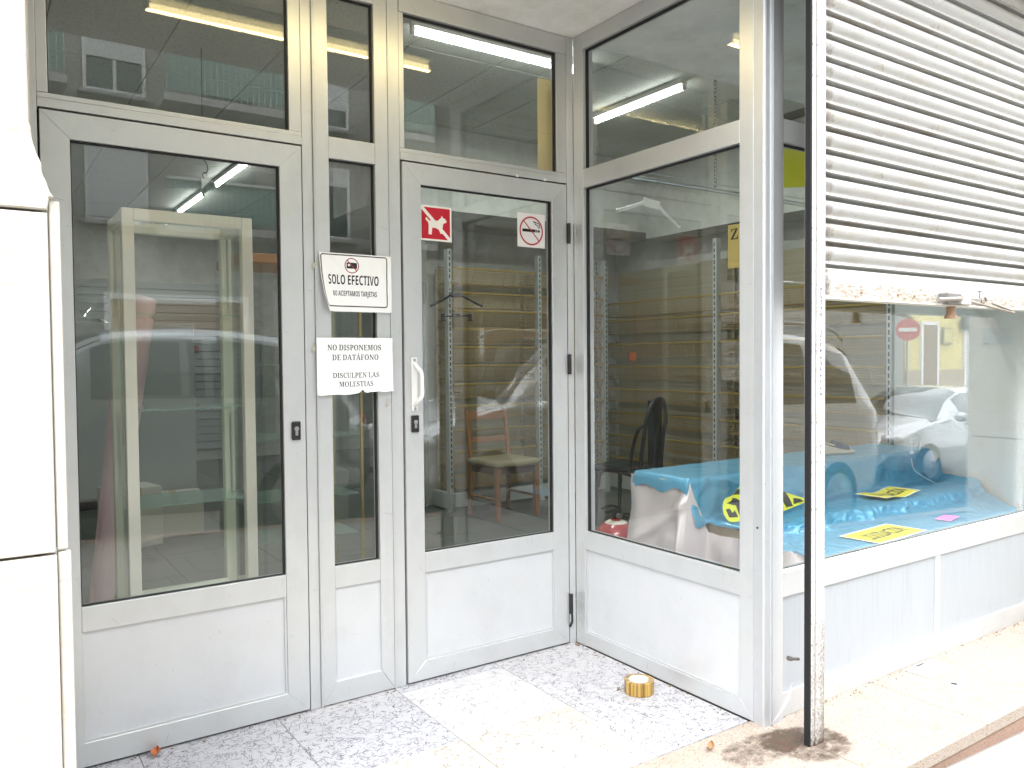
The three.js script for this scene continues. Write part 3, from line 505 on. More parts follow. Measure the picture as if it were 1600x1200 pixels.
// ---------------------------------------------------------------- shelving with wire baskets
M.rim = std(0.36, 0.25, 0.055, { roughness: 0.45, metalness: 0.2 });
M.wire = std(0.40, 0.29, 0.13, { roughness: 0.5, metalness: 0.3 });
M.shelfGrey = std(0.50, 0.53, 0.50, { roughness: 0.5, metalness: 0.2 });
M.backboard = std(0.56, 0.56, 0.50, { map: ctex(256, 512, (g, w, h) => { g.fillStyle = '#d9d2c0'; g.fillRect(0, 0, w, h); const q = seeded(121); for (let i = 0; i < 700; i++) { const v = 100 + q() * 120 | 0; g.fillStyle = `rgba(${v},${v * 0.9 | 0},${v * 0.66 | 0},${0.03 + q() * 0.07})`; g.fillRect(0, q() * h, w, 0.6 + q() * 2.4); } }, { repeat: [1, 1.6] }), roughness: 0.7 });
function basket(L, depth) {                              // hangs from y = 0, front at z = depth
  const l = [rb(0.01, L - 0.01, -0.009, 0.009, depth - 0.008, depth + 0.006, 0.004)];
  for (let k = 1; k <= 6; k++) l.push(bx(0.012, L - 0.012, -0.020 * k - 0.0035, -0.020 * k + 0.0035, depth - 0.010 * k - 0.002, depth - 0.010 * k + 0.002));
  for (let k = 0; k < 7; k++) l.push(bx(0.012, L - 0.012, -0.124, -0.120, depth - 0.08 - k * 0.035, depth - 0.076 - k * 0.035));
  const n = Math.max(3, Math.round(L / 0.12)), w = [];
  for (let i = 0; i <= n; i++) { const x = 0.014 + (L - 0.028) * i / n; w.push(rod([x, 0, depth], [x, -0.124, depth - 0.055], 0.0016, 4), rod([x, -0.124, depth - 0.055], [x, -0.124, 0.04], 0.0016, 4)); }
  for (const x of [0.012, L - 0.012]) w.push(rod([x, 0.0, depth], [x, 0.03, 0.03], 0.004, 6), rod([x, -0.12, depth - 0.05], [x, -0.07, 0.03], 0.003, 6));
  return [l[0], merge(l.slice(1)), merge(w)];
}
function shelving(label, at, turn, bays, levels, top, depth) {
  const o = thing('wire_shelving', label, 'shelving', at, 'shelving along the shop walls', turn);
  let x = 0; const ups = [0]; for (const b of bays) { x += b; ups.push(x); }
  for (const u of ups) {
    const up = mesh('upright', rb(u - 0.02, u + 0.02, 0, top + 0.12, depth - 0.05, depth + 0.008, 0.003), M.shelfGrey, o);
    const sl = []; for (let y = 0.2; y < top + 0.09; y += 0.05) { sl.push(bx(u - 0.0055, u + 0.0055, y, y + 0.032, depth + 0.0075, depth + 0.0095)); }
    const m = mesh('slot_row', merge(sl), M.gasket, up); m.userData.kind = 'stuff';
    mesh('foot', merge([rb(u - 0.022, u + 0.022, 0.015, 0.155, 0.0, depth + 0.03, 0.003), bx(u - 0.026, u + 0.026, 0, 0.0148, depth - 0.02, depth + 0.03)]), M.shelfGrey, o);
  }
  x = 0;
  for (const b of bays) {
    mesh('back_board', rb(x + 0.021, x + b - 0.021, 0.12, top - 0.02, 0.008, 0.02, 0.002), M.backboard, o);
    mesh('plinth', rb(x + 0.023, x + b - 0.023, 0.03, 0.15, depth - 0.02, depth + 0.012, 0.002), M.shelfGrey, o);
    const [rim, wires, cross] = basket(b - 0.046, depth);
    for (const y of levels) { const r = mesh('basket_rim', rim, M.rim, o, [x + 0.023, y, 0]); for (const w of [wires, cross]) mesh('basket_wire', w, M.wire, r).userData.kind = 'stuff'; }
    x += b;
  }
  return o;
}
shelving('tall shelving of yellow rimmed wire baskets behind the wooden chair', [1.13, 0, -3.42], 0, [0.95, 0.80], [2.09, 1.88, 1.725, 1.57, 1.41, 1.25, 1.09, 0.90, 0.69, 0.5, 0.3], 2.13, 0.30);
{
  // along the right hand wall: local x runs to -z, local z (front) to -x
  const o = shelving('tall shelving of yellow rimmed wire baskets along the side wall behind the black chair', [3.30, 0, -3.40], -Math.PI / 2, [1.55, 1.57], [1.84, 1.67, 1.44, 1.22, 1.0, 0.77, 0.55, 0.33], 2.2, 0.29);
}

// ---------------------------------------------------------------- glass cabinets in the left part
M.cream = std(0.86, 0.85, 0.74, { roughness: 0.45 });
M.cabGlass = phys(0.98, 0.992, 0.986, { transmission: 1, thickness: 0, roughness: 0, ior: 1.5 });
M.greenGlass = phys(0.80, 0.93, 0.87, { transmission: 0.85, thickness: 0, roughness: 0.05, ior: 1.5 });
{
  const x0 = -1.795, x1 = -1.31, z0 = -0.82, z1 = -0.45, y0 = 0.30, y1 = 1.882, w = 0.043;
  const o = thing('display_cabinet', 'tall empty glass display cabinet with a cream frame behind the left door', 'cabinet', [(x0 + x1) / 2, 0, (z0 + z1) / 2]);
  const add = (n, g, m) => part(n, g, m, o);
  for (const [x, z] of [[x0, z1 - w], [x1 - w, z1 - w], [x0, z0], [x1 - w, z0]]) add('post', rb(x, x + w, y0, y1, z, z + w, 0.004, 2), M.cream);
  add('top_frame', merge([rb(x0 + w, x1 - w, y1 - 0.045, y1, z1 - w, z1, 0.003), rb(x0 + w, x1 - w, y1 - 0.045, y1, z0, z0 + w, 0.003), rb(x0, x0 + w, y1 - 0.045, y1 - 0.001, z0 + w, z1 - w, 0.003), rb(x1 - w, x1, y1 - 0.045, y1 - 0.001, z0 + w, z1 - w, 0.003)]), M.cream);
  add('base', rb(x0 + 0.001, x1 - 0.001, 0.0, y0 - 0.002, z0 + 0.001, z1 - 0.001, 0.004), M.cream);
  add('base_board', rb(x0 + w, x1 - w, y0, y0 + 0.045, z0 + w, z1 - 0.012, 0.003), M.cream);
  for (const y of [1.482, 1.112, 0.736]) add('glass_shelf', rb(x0 + 0.03, x1 - 0.03, y, y + 0.007, z0 + 0.03, z1 - 0.035, 0.002), M.greenGlass);
  add('glass_panel', bx(x0 + w, x1 - w, y0 + 0.05, y1 - 0.046, z1 - 0.014, z1 - 0.009), M.cabGlass);
  add('glass_panel', bx(x0 + 0.015, x0 + 0.020, y0 + 0.02, y1 - 0.046, z0 + w, z1 - w), M.cabGlass);
  add('glass_panel', bx(x1 - 0.020, x1 - 0.015, y0 + 0.02, y1 - 0.046, z0 + w, z1 - w), M.cabGlass);
}
{ // wooden topped case with brass edges
  const x0 = -1.205, x1 = -0.62, z0 = -1.35, z1 = -0.95;
  const o = thing('display_cabinet', 'glass case with brass edges and an orange wood top behind the narrow sidelight', 'cabinet', [(x0 + x1) / 2, 0, (z0 + z1) / 2]);
  const add = (n, g, m) => part(n, g, m, o);
  for (const [x, z] of [[x0, z1 - 0.014], [x1 - 0.014, z1 - 0.014], [x0, z0], [x1 - 0.014, z0]]) add('edge_post', rb(x, x + 0.014, 0.12, 1.765, z, z + 0.014, 0.002), M.brass);
  add('top_board', rb(x0 - 0.02, x1 + 0.02, 1.766, 1.808, z0 - 0.02, z1 + 0.02, 0.004, 2), std(0.50, 0.24, 0.10, { roughness: 0.5 }));
  add('base', rb(x0 + 0.005, x1 - 0.005, 0, 0.118, z0 + 0.005, z1 - 0.005, 0.003), std(0.20, 0.11, 0.06, { roughness: 0.5 }));
  for (const y of [0.42, 0.62, 0.92, 1.28]) add('glass_shelf', rb(x0 + 0.018, x1 - 0.018, y, y + 0.006, z0 + 0.02, z1 - 0.02, 0.002), M.greenGlass);
  add('glass_panel', bx(x0 + 0.016, x1 - 0.016, 0.125, 1.76, z1 - 0.010, z1 - 0.006), M.cabGlass);
  add('glass_panel', bx(x0 + 0.004, x0 + 0.008, 0.125, 1.76, z0 + 0.016, z1 - 0.016), M.cabGlass);
  add('glass_panel', bx(x1 - 0.008, x1 - 0.004, 0.125, 1.76, z0 + 0.016, z1 - 0.016), M.cabGlass);
}
{ // pink roll leaning behind the cabinet
  const a = new THREE.Vector3(-1.86, 0.04, -0.98), b = new THREE.Vector3(-1.60, 1.60, -1.32);
  const pink = std(0.86, 0.64, 0.67, { roughness: 0.55, map: ctex(256, 1024, (g, w, h) => { g.fillStyle = '#fff'; g.fillRect(0, 0, w, h); const q = seeded(131); for (let i = 0; i < 300; i++) { g.fillStyle = `rgba(255,190,200,${q() * 0.12})`; g.fillRect(q() * w, q() * h, 2 + q() * 8, 20 + q() * 120); } g.save(); g.translate(128, 330); g.rotate(Math.PI / 2); g.fillStyle = '#5a4046'; g.font = '24px sans-serif'; for (let i = 0; i < 7; i++) g.fillRect(-60 + i * 16, -6, 10, 12); g.restore(); }) });
  const o = thing('plastic_roll', 'pink roll leaning in the corner behind the cream framed cabinet', 'roll', [a.x, 0, a.z]);
  const g = rod([0, 0.04, 0], [b.x - a.x, b.y, b.z - a.z], 0.046, 32, 0.078); mesh('roll', g, pink, o);
  const dir = b.clone().sub(a).normalize(), e = dir.clone().multiplyScalar(0.012);
  mesh('core', rod([b.x - a.x, b.y, b.z - a.z], [b.x - a.x + e.x, b.y + e.y, b.z - a.z + e.z], 0.03, 20), std(0.5, 0.36, 0.26, { roughness: 0.9 }), o);
}
{ // far wall fittings in the left aisle: slat wall with hooks and cards, gondola, globe, boxes
  const o = thing('slat_wall', 'grey slatted display wall at the far end of the left aisle', 'display wall', [-0.9, 0, -8.28]);
  const m1 = std(0.40, 0.43, 0.42, { roughness: 0.6 });
  for (let k = 0; k < 22; k++) mesh('slat', rb(-1.45, 1.95, 0, 0.092, 0, 0.02, 0.003), m1, o, [0, 0.15 + k * 0.1, 0]);
  const dark = [std(0.05, 0.06, 0.09), std(0.5, 0.5, 0.46), std(0.12, 0.16, 0.17), std(0.35, 0.12, 0.12)], q = seeded(141);
  for (let i = 0; i < 22; i++) { const x = -1.7 + q() * 1.9, y = 0.9 + Math.floor(q() * 10) * 0.1 + 0.02; const w = 0.05 + q() * 0.07, h = 0.07 + q() * 0.1; single('hanging_card', rb(-w / 2, w / 2, -h, 0, 0, 0.006, 0.001), dark[i % 4], ['navy', 'pale', 'dark teal', 'dark red'][i % 4] + ' carded accessory hung on the far slatted wall', 'card', 'carded goods on the slatted wall', [x, y, -8.245 + 0.002 * i]); }
  const gd = thing('stock_cupboard', 'grey cupboard with two doors at the back of the left aisle', 'cupboard', [-1.02, 0, -5.3]);
  const m2 = std(0.40, 0.43, 0.42, { roughness: 0.6 });
  mesh('carcass', rb(-0.5, 0.5, 0.08, 1.66, -0.25, 0.23, 0.004), m2, gd); mesh('base', rb(-0.48, 0.48, 0, 0.08, -0.23, 0.2, 0.004), M.black, gd);
  for (const x of [-0.494, 0.004]) { const d = mesh('cupboard_door', rb(x, x + 0.49, 0.1, 1.64, 0.231, 0.25, 0.003), m2, gd); mesh('knob', new THREE.SphereGeometry(0.014, 12, 8).translate(x < 0 ? -0.04 : 0.04, 0.95, 0.262), M.steel, d); }
  const gl = thing('clear_globe', 'large clear plastic globe on top of the grey cupboard', 'globe', [-1.28, 1.661, -5.3]);
  mesh('ball', new THREE.SphereGeometry(0.2, 40, 24).translate(0, 0.215, 0), phys(0.95, 0.97, 0.96, { transmission: 1, thickness: 0, roughness: 0.02, ior: 1.8 }), gl);
  mesh('stand', lathe([[0.0, 0], [0.08, 0], [0.08, 0.012], [0.03, 0.03], [0.03, 0.04]], 24), M.steel, gl);
  const bm = std(0.56, 0.54, 0.47, { roughness: 0.8 });
  for (const [x, z, w, h, d, t] of [[-1.35, -3.4, 0.34, 0.42, 0.3, 0.2], [-1.0, -3.7, 0.4, 0.3, 0.3, -0.1]]) { const b = thing('cardboard_box', h > 0.4 ? 'taller pale carton on the floor behind the cream framed cabinet' : 'lower pale carton on the floor behind the cream framed cabinet', 'box', [x, 0, z], undefined, t); mesh('carton', rb(-w / 2, w / 2, 0, h, -d / 2, d / 2, 0.004), bm, b); mesh('tape', rb(-0.025, 0.025, h - 0.06, h + 0.001, -d / 2 - 0.001, d / 2 + 0.001, 0.0005), std(0.4, 0.3, 0.16), b); }
  // white grid panel
  const gp = thing('grid_panel', 'grey wire grid panel hung beside the far slatted wall', 'grid panel', [-2.37, 0.6, -4.6]); const gw = [];
  for (let i = 0; i <= 12; i++) gw.push(rod([0, 0, -0.9 + i * 0.15], [0, 1.3, -0.9 + i * 0.15], 0.003, 5));
  for (let i = 0; i <= 9; i++) gw.push(rod([0, i * 0.144, -0.9], [0, i * 0.144, 0.9], 0.003, 5));
  mesh('wires', merge(gw), std(0.10, 0.12, 0.13, { metalness: 0.4 }), gp);
  const gp2 = thing('grid_panel', 'pale wire grid panel standing at the end of the basket shelving', 'grid panel', [1.02, 0, -3.46]); const gw2 = [];
  for (let i = 0; i <= 10; i++) gw2.push(rod([-0.35 + i * 0.04, 0.1, 0], [-0.35 + i * 0.04, 2.0, 0], 0.003, 5));
  for (let i = 0; i <= 12; i++) gw2.push(rod([-0.35, 0.1 + i * 0.158, 0], [0.05, 0.1 + i * 0.158, 0], 0.003, 5));
  mesh('wires', merge(gw2), std(0.42, 0.50, 0.50, { metalness: 0.3 }), gp2); for (const x of [-0.35, 0.05]) mesh('leg', rod([x, 0, 0], [x, 2.0, 0], 0.012, 10), std(0.40, 0.46, 0.46, { metalness: 0.3 }), gp2);
}

// ---------------------------------------------------------------- chairs
{
  const wood = std(0.30, 0.14, 0.06, { roughness: 0.5 }), seatM = std(0.30, 0.27, 0.18, { roughness: 0.9 });
  const o = thing('wooden_chair', 'brown wooden chair with a padded olive seat in front of the basket shelving', 'chair', [1.40, 0, -2.72], undefined, 0.06);
  const legs = [[-0.2, 0.19], [0.2, 0.19]];
  for (const [x, z] of legs) mesh('leg', prism([[x - 0.019, 0], [x + 0.019, 0], [x + 0.021, 0.43], [x - 0.021, 0.43]], z - 0.02, z + 0.02, 0.003), wood, o);
  for (const x of [-0.2, 0.2]) mesh('rear_post', merge([rod([x, 0, -0.2], [x, 0.44, -0.18], 0.018, 8, 0.021), rod([x, 0.44, -0.18], [x, 0.88, -0.24], 0.021, 8, 0.017)]), wood, o);
  mesh('apron', merge([rb(-0.18, 0.18, 0.37, 0.425, 0.18, 0.2, 0.003), rb(-0.18, 0.18, 0.37, 0.425, -0.19, -0.17, 0.003), rb(-0.21, -0.19, 0.37, 0.425, -0.17, 0.17, 0.003), rb(0.19, 0.21, 0.37, 0.425, -0.17, 0.17, 0.003)]), std(0.10, 0.06, 0.04, { roughness: 0.6 }), o);
  mesh('seat', (() => { const g = new RoundedBoxGeometry(0.46, 0.055, 0.44, 4, 0.026); g.translate(0, 0.455, 0.01); return g; })(), seatM, o);
  mesh('back_rail', rb(-0.185, 0.185, 0.79, 0.865, -0.247, -0.229, 0.004), wood, o);
  mesh('back_rail', rb(-0.185, 0.185, 0.60, 0.645, -0.221, -0.204, 0.004), wood, o);
  mesh('stretcher', merge([rod([-0.2, 0.17, 0.19], [-0.2, 0.17, -0.19], 0.011, 8), rod([0.2, 0.17, 0.19], [0.2, 0.17, -0.19], 0.011, 8)]), wood, o);
}
{
  const bk = std(0.010, 0.012, 0.016, { roughness: 0.4 });
  const o = thing('black_chair', 'black chair with a round arched back behind the display cloth', 'chair', [1.98, 0, -1.80], undefined, Math.PI + Math.atan2(0.3, 0.95));
  // faces local +z; back at -z
  mesh('seat', (() => { const g = new RoundedBoxGeometry(0.42, 0.05, 0.42, 4, 0.024); g.translate(0, 0.455, 0.02); return g; })(), bk, o);
  for (const [x, z] of [[-0.17, 0.19], [0.17, 0.19], [-0.16, -0.17], [0.16, -0.17]]) mesh('leg', rod([x * 1.08, 0, z * 1.08], [x, 0.43, z], 0.014, 10, 0.017), bk, o);
  mesh('apron', merge([tube([[-0.17, 0.30, 0.18], [-0.14, 0.40, 0.18], [-0.05, 0.428, 0.18]], 0.011, 14, 6), tube([[0.17, 0.30, 0.18], [0.14, 0.40, 0.18], [0.05, 0.428, 0.18]], 0.011, 14, 6), tube([[-0.165, 0.30, -0.16], [-0.165, 0.40, -0.12], [-0.165, 0.428, -0.02]], 0.011, 14, 6), tube([[0.165, 0.30, -0.16], [0.165, 0.40, -0.12], [0.165, 0.428, -0.02]], 0.011, 14, 6)]), bk, o);
  mesh('back_hoop', tube([[-0.16, 0.45, -0.18], [-0.16, 0.62, -0.20], [-0.145, 0.86, -0.235], [-0.09, 0.965, -0.25], [0, 0.995, -0.255], [0.09, 0.965, -0.25], [0.145, 0.86, -0.235], [0.16, 0.62, -0.20], [0.16, 0.45, -0.18]], 0.016, 60, 10), bk, o);
  mesh('back_splat', (() => { const g = grid(4, 14, (u, v) => [(-0.055 + 0.11 * u), 0.45 + 0.54 * v, -0.178 - 0.075 * v - 0.012 * Math.sin(Math.PI * u)]); const h = g.clone(); h.translate(0, 0, -0.014); return merge([g, h, bx(-0.056, -0.054, 0.46, 0.98, -0.25, -0.19), bx(0.054, 0.056, 0.46, 0.98, -0.25, -0.19)]); })(), bk, o);
  for (const s of [-1, 1]) mesh('arm_stub', tube([[s * 0.205, 0.44, -0.12], [s * 0.208, 0.60, -0.14], [s * 0.206, 0.76, -0.19], [s * 0.19, 0.80, -0.22]], 0.014, 24, 8), bk, o);
}
{ // fire extinguisher on the floor behind the side window
  const o = thing('fire_extinguisher', 'red fire extinguisher with a black valve on the floor behind the side window', 'extinguisher', [0.50, 0, -0.29]); o.scale.set(1.12, 1.03, 1.12);
  mesh('cylinder', lathe([[0, 0], [0.082, 0.0], [0.093, 0.012], [0.095, 0.03], [0.095, 0.36], [0.088, 0.395], [0.062, 0.425], [0.026, 0.44], [0.022, 0.452], [0, 0.452]], 36), phys(0.42, 0.018, 0.022, { roughness: 0.28, clearcoat: 0.6 }), o);
  mesh('collar', lathe([[0.05, 0.428], [0.052, 0.432], [0.036, 0.442], [0.024, 0.444]], 30), std(0.7, 0.66, 0.55), o);
  const v = mesh('valve', merge([rod([0, 0.45, 0], [0, 0.485, 0], 0.017, 14), rb(-0.06, 0.03, 0.484, 0.498, -0.011, 0.011, 0.003)]), M.black, o);
  mesh('lever', tube([[0.03, 0.492, 0], [0, 0.512, 0], [-0.05, 0.522, 0], [-0.085, 0.512, 0]], 0.007, 16, 6), M.black, v);
  mesh('gauge', rod([0.0, 0.468, 0.016], [0, 0.468, 0.03], 0.014, 16), M.steel, v);
  mesh('hose', tube([[0.03, 0.47, 0], [0.085, 0.455, 0.01], [0.108, 0.38, 0.015], [0.104, 0.25, 0.015], [0.102, 0.14, 0.012]], 0.010, 30, 8), M.black, o);
}
// ---------------------------------------------------------------- display plinth, satin cloths and what lies on them
{
  const o = thing('display_plinth', 'stepped wooden plinth hidden under the blue satin in the window', 'plinth', [1.5, 0, 0.5]);
  const pm = std(0.42, 0.34, 0.24, { roughness: 0.8 });
  part('upper_box', rb(0.395, 2.44, 0.0, 0.735, 0.0, 0.325, 0.003), pm, o);
  part('middle_box', rb(0.485, 2.42, 0.0, 0.548, 0.326, 0.63, 0.003), pm, o);
  part('lower_box', rb(0.485, 2.02, 0.0, 0.490, 0.631, 0.985, 0.003), pm, o);
}
const satin = (r, g, b) => phys(r, g, b, { roughness: 0.32, metalness: 0.3, sheen: 0.6, sheenRoughness: 0.4, sheenColor: new THREE.Color(r * 1.1 + 0.15, g * 1.1 + 0.15, b * 1.0 + 0.15), side: THREE.DoubleSide });
{
  // profile across the steps: [z, y]
  const pr = [[-0.03, 0.50], [-0.022, 0.62], [-0.016, 0.742], [0.012, 0.757], [0.16, 0.757], [0.305, 0.757], [0.333, 0.745], [0.341, 0.66], [0.352, 0.590], [0.385, 0.572], [0.50, 0.570], [0.60, 0.570], [0.636, 0.556], [0.652, 0.525], [0.69, 0.512], [0.80, 0.510], [0.985, 0.510]];
  const cz = new THREE.SplineCurve(pr.map(([z, y]) => new THREE.Vector2(z, y)));
  const L = 2.16, hang = 0.11; const wallX = (z) => { const t = [[-0.1, 2.72], [0.08, 2.58], [0.33, 2.495], [0.56, 2.45], [0.74, 2.31], [0.87, 2.13], [0.96, 2.03], [1.0, 2.02]]; for (let i = 0; i < t.length - 1; i++) if (z <= t[i + 1][0]) { const k = Math.max(0, (z - t[i][0]) / (t[i + 1][0] - t[i][0])); return t[i][1] + (t[i + 1][1] - t[i][1]) * k; } return 2.02; };
  const ridge = (a, b, s) => { const n = noise2(a * s, b * s); return 1 - Math.min(1, Math.abs(n) * 2.2); };
  const g = grid(260, 130, (u, v) => {
    const p = cz.getPoint(v), low = Math.min(1, Math.max(0, (p.x - 0.33) / 0.05)), lower = Math.min(1, Math.max(0, (p.x - 0.60) / 0.08));
    const xe = 0.385 + 0.085 * low, s = u * (L + hang) - hang;      // s < 0 hangs over the left end
    let x = xe + Math.max(s, 0) / L * (Math.min(wallX(p.x) - 0.012, 2.50) - xe), y = p.y, z = p.x;
    const over = Math.max(-s, 0);
    const drop = over * (0.62 + 0.30 * noise2(z * 4, 3.3)) * (1 - 0.8 * low);
    if (over > 0) { x -= 0.004 + 0.016 * Math.sin(Math.min(1, over / 0.05) * 1.57) + 0.02 * over * Math.sin(z * 30); y -= drop; }
    const rise = Math.max(0, 1 - Math.abs(p.x - 0.345) / 0.04), rise2 = Math.max(0, 1 - Math.abs(p.x - 0.645) / 0.05);
    const flat = (0.0022 + 0.003 * low) * ridge(x * 0.8, z * 1.6, 3.0) + 0.0012 * noise2(x * 5, z * 6) + (0.001 + 0.003 * low) * ridge(x + 5, z * 0.7, 6) + 0.0018 * low * ridge(x + z, z * 1.3 - x, 11);
    const boost = 1 + 1.5 * lower * Math.max(0, 1 - (x - 0.44) / 0.55) + 1.0 * rise2;
    y += flat * boost;
    z += rise * (0.010 * noise2(x * 5, y * 6) + 0.006 * ridge(x, y * 1.5, 5)) + rise2 * (0.018 * noise2(x * 4 + 9, 1) + 0.012 * ridge(x + 2, y, 9)) + rise * 0.006;
    z = Math.min(z, 0.993);
    // slumps a little towards the right end of the top step
    const end = Math.max(0, (x - 2.38) / 0.11); if (p.x < 0.34) { const e = Math.min(end, 1.0); y -= 0.16 * e * e * (p.y > 0.6 ? 1 : 0); } else if (x > 1.9) { const e = Math.max(0, 1 - (Math.min(wallX(p.x) - 0.012, 2.5) - x) / 0.09); y += 0.03 * e * e; }
    return [x, y, z];
  });
  single('satin_cloth', g, satin(0.12, 0.37, 0.55), 'shiny blue satin cloth draped over the stepped plinth in the window', 'cloth');
  // greyish pink satin hanging at the left end
  const s2 = grid(120, 70, (u, v) => {
    const z = -0.03 + u * 1.0, low = Math.min(1, Math.max(0, (z - 0.345) / 0.03)), top = (0.742 - 0.228 * low), bot = 0.02;
    const y = top + (bot - top) * v, k = Math.min(1, v * 3);
    const fold = 0.022 * Math.sin(z * 15 + 1.6 * Math.sin(y * 4)) * k + 0.014 * noise2(z * 5, y * 3) + 0.05 * Math.exp(-Math.pow((z - 0.315) / 0.025, 2)) * Math.min(1, v * 2.5) + 0.02 * Math.exp(-Math.pow((y - 0.45 - (z - 0.05) * 0.7) / 0.03, 2)) * (z < 0.33 ? 1 : 0.3);
    return [0.377 + 0.078 * low - fold - 0.03 * v, y, Math.min(z, 0.975)];
  });
  single('satin_cloth', s2, satin(0.62, 0.57, 0.57), 'pale pinkish grey satin hanging at the left end of the plinth', 'cloth');
}
function flatSign(name, label, w, d, tex, p, turn, tilt = 0, bend = 0) {
  const nu = 16, f = (s) => grid(nu, 4, (u, v) => { const x = (u - 0.5) * w, z = (v - 0.5) * d; return [x, s + bend * (Math.abs(u - 0.5) * 2) ** 2 + bend * 0.6 * Math.sin(u * 9), z]; });
  const g = f(0.0012); { const U = g.attributes.uv; for (let i = 0; i < U.count; i++) U.setY(i, 1 - U.getY(i)); }
  g.index.array.reverse(); g.computeVertexNormals();
  const m = single(name, g, std(1, 1, 1, { map: tex, roughness: 0.55, side: THREE.DoubleSide }), label, 'sign', undefined, p); m.rotation.set(tilt, turn, 0); return m;
}
const sale = ctex(512, 240, (g, w, h) => {
  g.fillStyle = '#f6f4e4'; g.fillRect(0, 0, w, h); g.fillStyle = '#e6dc38'; g.fillRect(12, 12, w - 24, h - 24);
  g.fillStyle = '#1b1b14'; g.save(); g.translate(w / 2, h / 2 + 48); g.scale(0.66, 1.5); g.font = 'bold 92px sans-serif'; g.textAlign = 'center'; g.fillText('LIQUIDACIÓN', 0, 0); g.lineWidth = 4; g.strokeStyle = '#1b1b14'; g.strokeText('LIQUIDACIÓN', 0, 0); g.restore();
}, { wrap: false });
flatSign('sale_sign', 'yellow LIQUIDACIÓN sign lying flat on the lower step of blue satin', 0.41, 0.19, sale, [1.04, 0.519, 0.868], 0.07);
flatSign('sale_sign', 'yellow LIQUIDACIÓN sign with a bent edge lying on the middle step of blue satin', 0.36, 0.17, sale, [1.66, 0.584, 0.52], 0.06, 0, 0.008);
{
  const pinkT = ctex(128, 64, (g, w, h) => { g.fillStyle = '#f08ccb'; g.fillRect(0, 0, w, h); g.fillStyle = 'rgba(150,60,120,0.5)'; g.font = '22px serif'; for (let i = 0; i < 3; i++) g.fillRect(20, 16 + i * 14, 60 + (i * 37) % 30, 3); }, { wrap: false });
  flatSign('price_tag', 'small pink paper tag on the lower step of blue satin, right of the yellow sign', 0.15, 0.07, pinkT, [1.60, 0.519, 0.855], 0.2).userData.category = 'tag';
  flatSign('price_tag', 'small pink paper tag on the satin beside the yellow and black sign', 0.14, 0.06, pinkT, [0.60, 0.580, 0.59], -0.35, 0).userData.category = 'tag';
}
{ // yellow sign with black swirling letters leaning on the top step
  const sh = new THREE.Shape(); sh.moveTo(0.0, 0.035); sh.bezierCurveTo(0.0, 0.0, 0.01, 0.0, 0.04, -0.004); sh.lineTo(0.30, -0.004); sh.lineTo(0.60, 0.035); sh.lineTo(0.44, 0.10); sh.lineTo(0.30, 0.185); sh.lineTo(0.20, 0.165); sh.lineTo(0.10, 0.115); sh.lineTo(0.055, 0.108); sh.bezierCurveTo(0.02, 0.09, 0.005, 0.06, 0, 0.035);
  const g = new THREE.ExtrudeGeometry(sh, { depth: 0.003, bevelEnabled: false });
  const U = g.attributes.uv; for (let i = 0; i < U.count; i++) U.setXY(i, U.getX(i) / 0.6, (U.getY(i) + 0.005) / 0.2);
  const t = ctex(768, 256, (c, w, h) => {
    c.fillStyle = '#cdd42c'; c.fillRect(0, 0, w, h); c.fillStyle = '#23251c';
    const X = (x) => x / 0.6 * w, Y = (y) => h - (y + 0.005) / 0.2 * h;
    const blob = (pts) => { c.beginPath(); c.moveTo(X(pts[0][0]), Y(pts[0][1])); for (let i = 1; i < pts.length; i++) { const [a, b] = pts[i - 1], [d, e] = pts[i]; c.quadraticCurveTo(X(a + (d - a) * 0.2 + 0.004), Y(b + (e - b) * 0.7), X(d), Y(e)); } c.closePath(); c.fill(); };
    blob([[0.02, 0.02], [0.075, 0.015], [0.07, 0.05], [0.05, 0.038], [0.045, 0.06], [0.022, 0.058]]);
    blob([[0.085, 0.015], [0.125, 0.014], [0.14, 0.06], [0.125, 0.095], [0.095, 0.105], [0.045, 0.085], [0.06, 0.08], [0.095, 0.07]]);
    blob([[0.105, 0.118], [0.135, 0.135], [0.19, 0.145], [0.17, 0.11], [0.13, 0.118]]);
    blob([[0.155, 0.03], [0.20, 0.02], [0.21, 0.08], [0.23, 0.12], [0.19, 0.10], [0.17, 0.08]]);
    for (const x of [0.25, 0.33, 0.41]) blob([[x, 0.02], [x + 0.05, 0.022], [x + 0.05, 0.09], [x + 0.03, 0.12], [x - 0.005, 0.10]]);
    blob([[0.47, 0.03], [0.55, 0.035], [0.49, 0.06]]);
  }, { wrap: false });
  const m = single('speech_sign', g, [std(1, 1, 1, { map: t, roughness: 0.5 }), std(0.7, 0.75, 0.1)], 'yellow cut out sign with black swirling letters leaning on the blue satin', 'sign', undefined, [0.415, 0.588, 0.53]);
  m.rotation.set(-0.6, 0.0, 0);
}
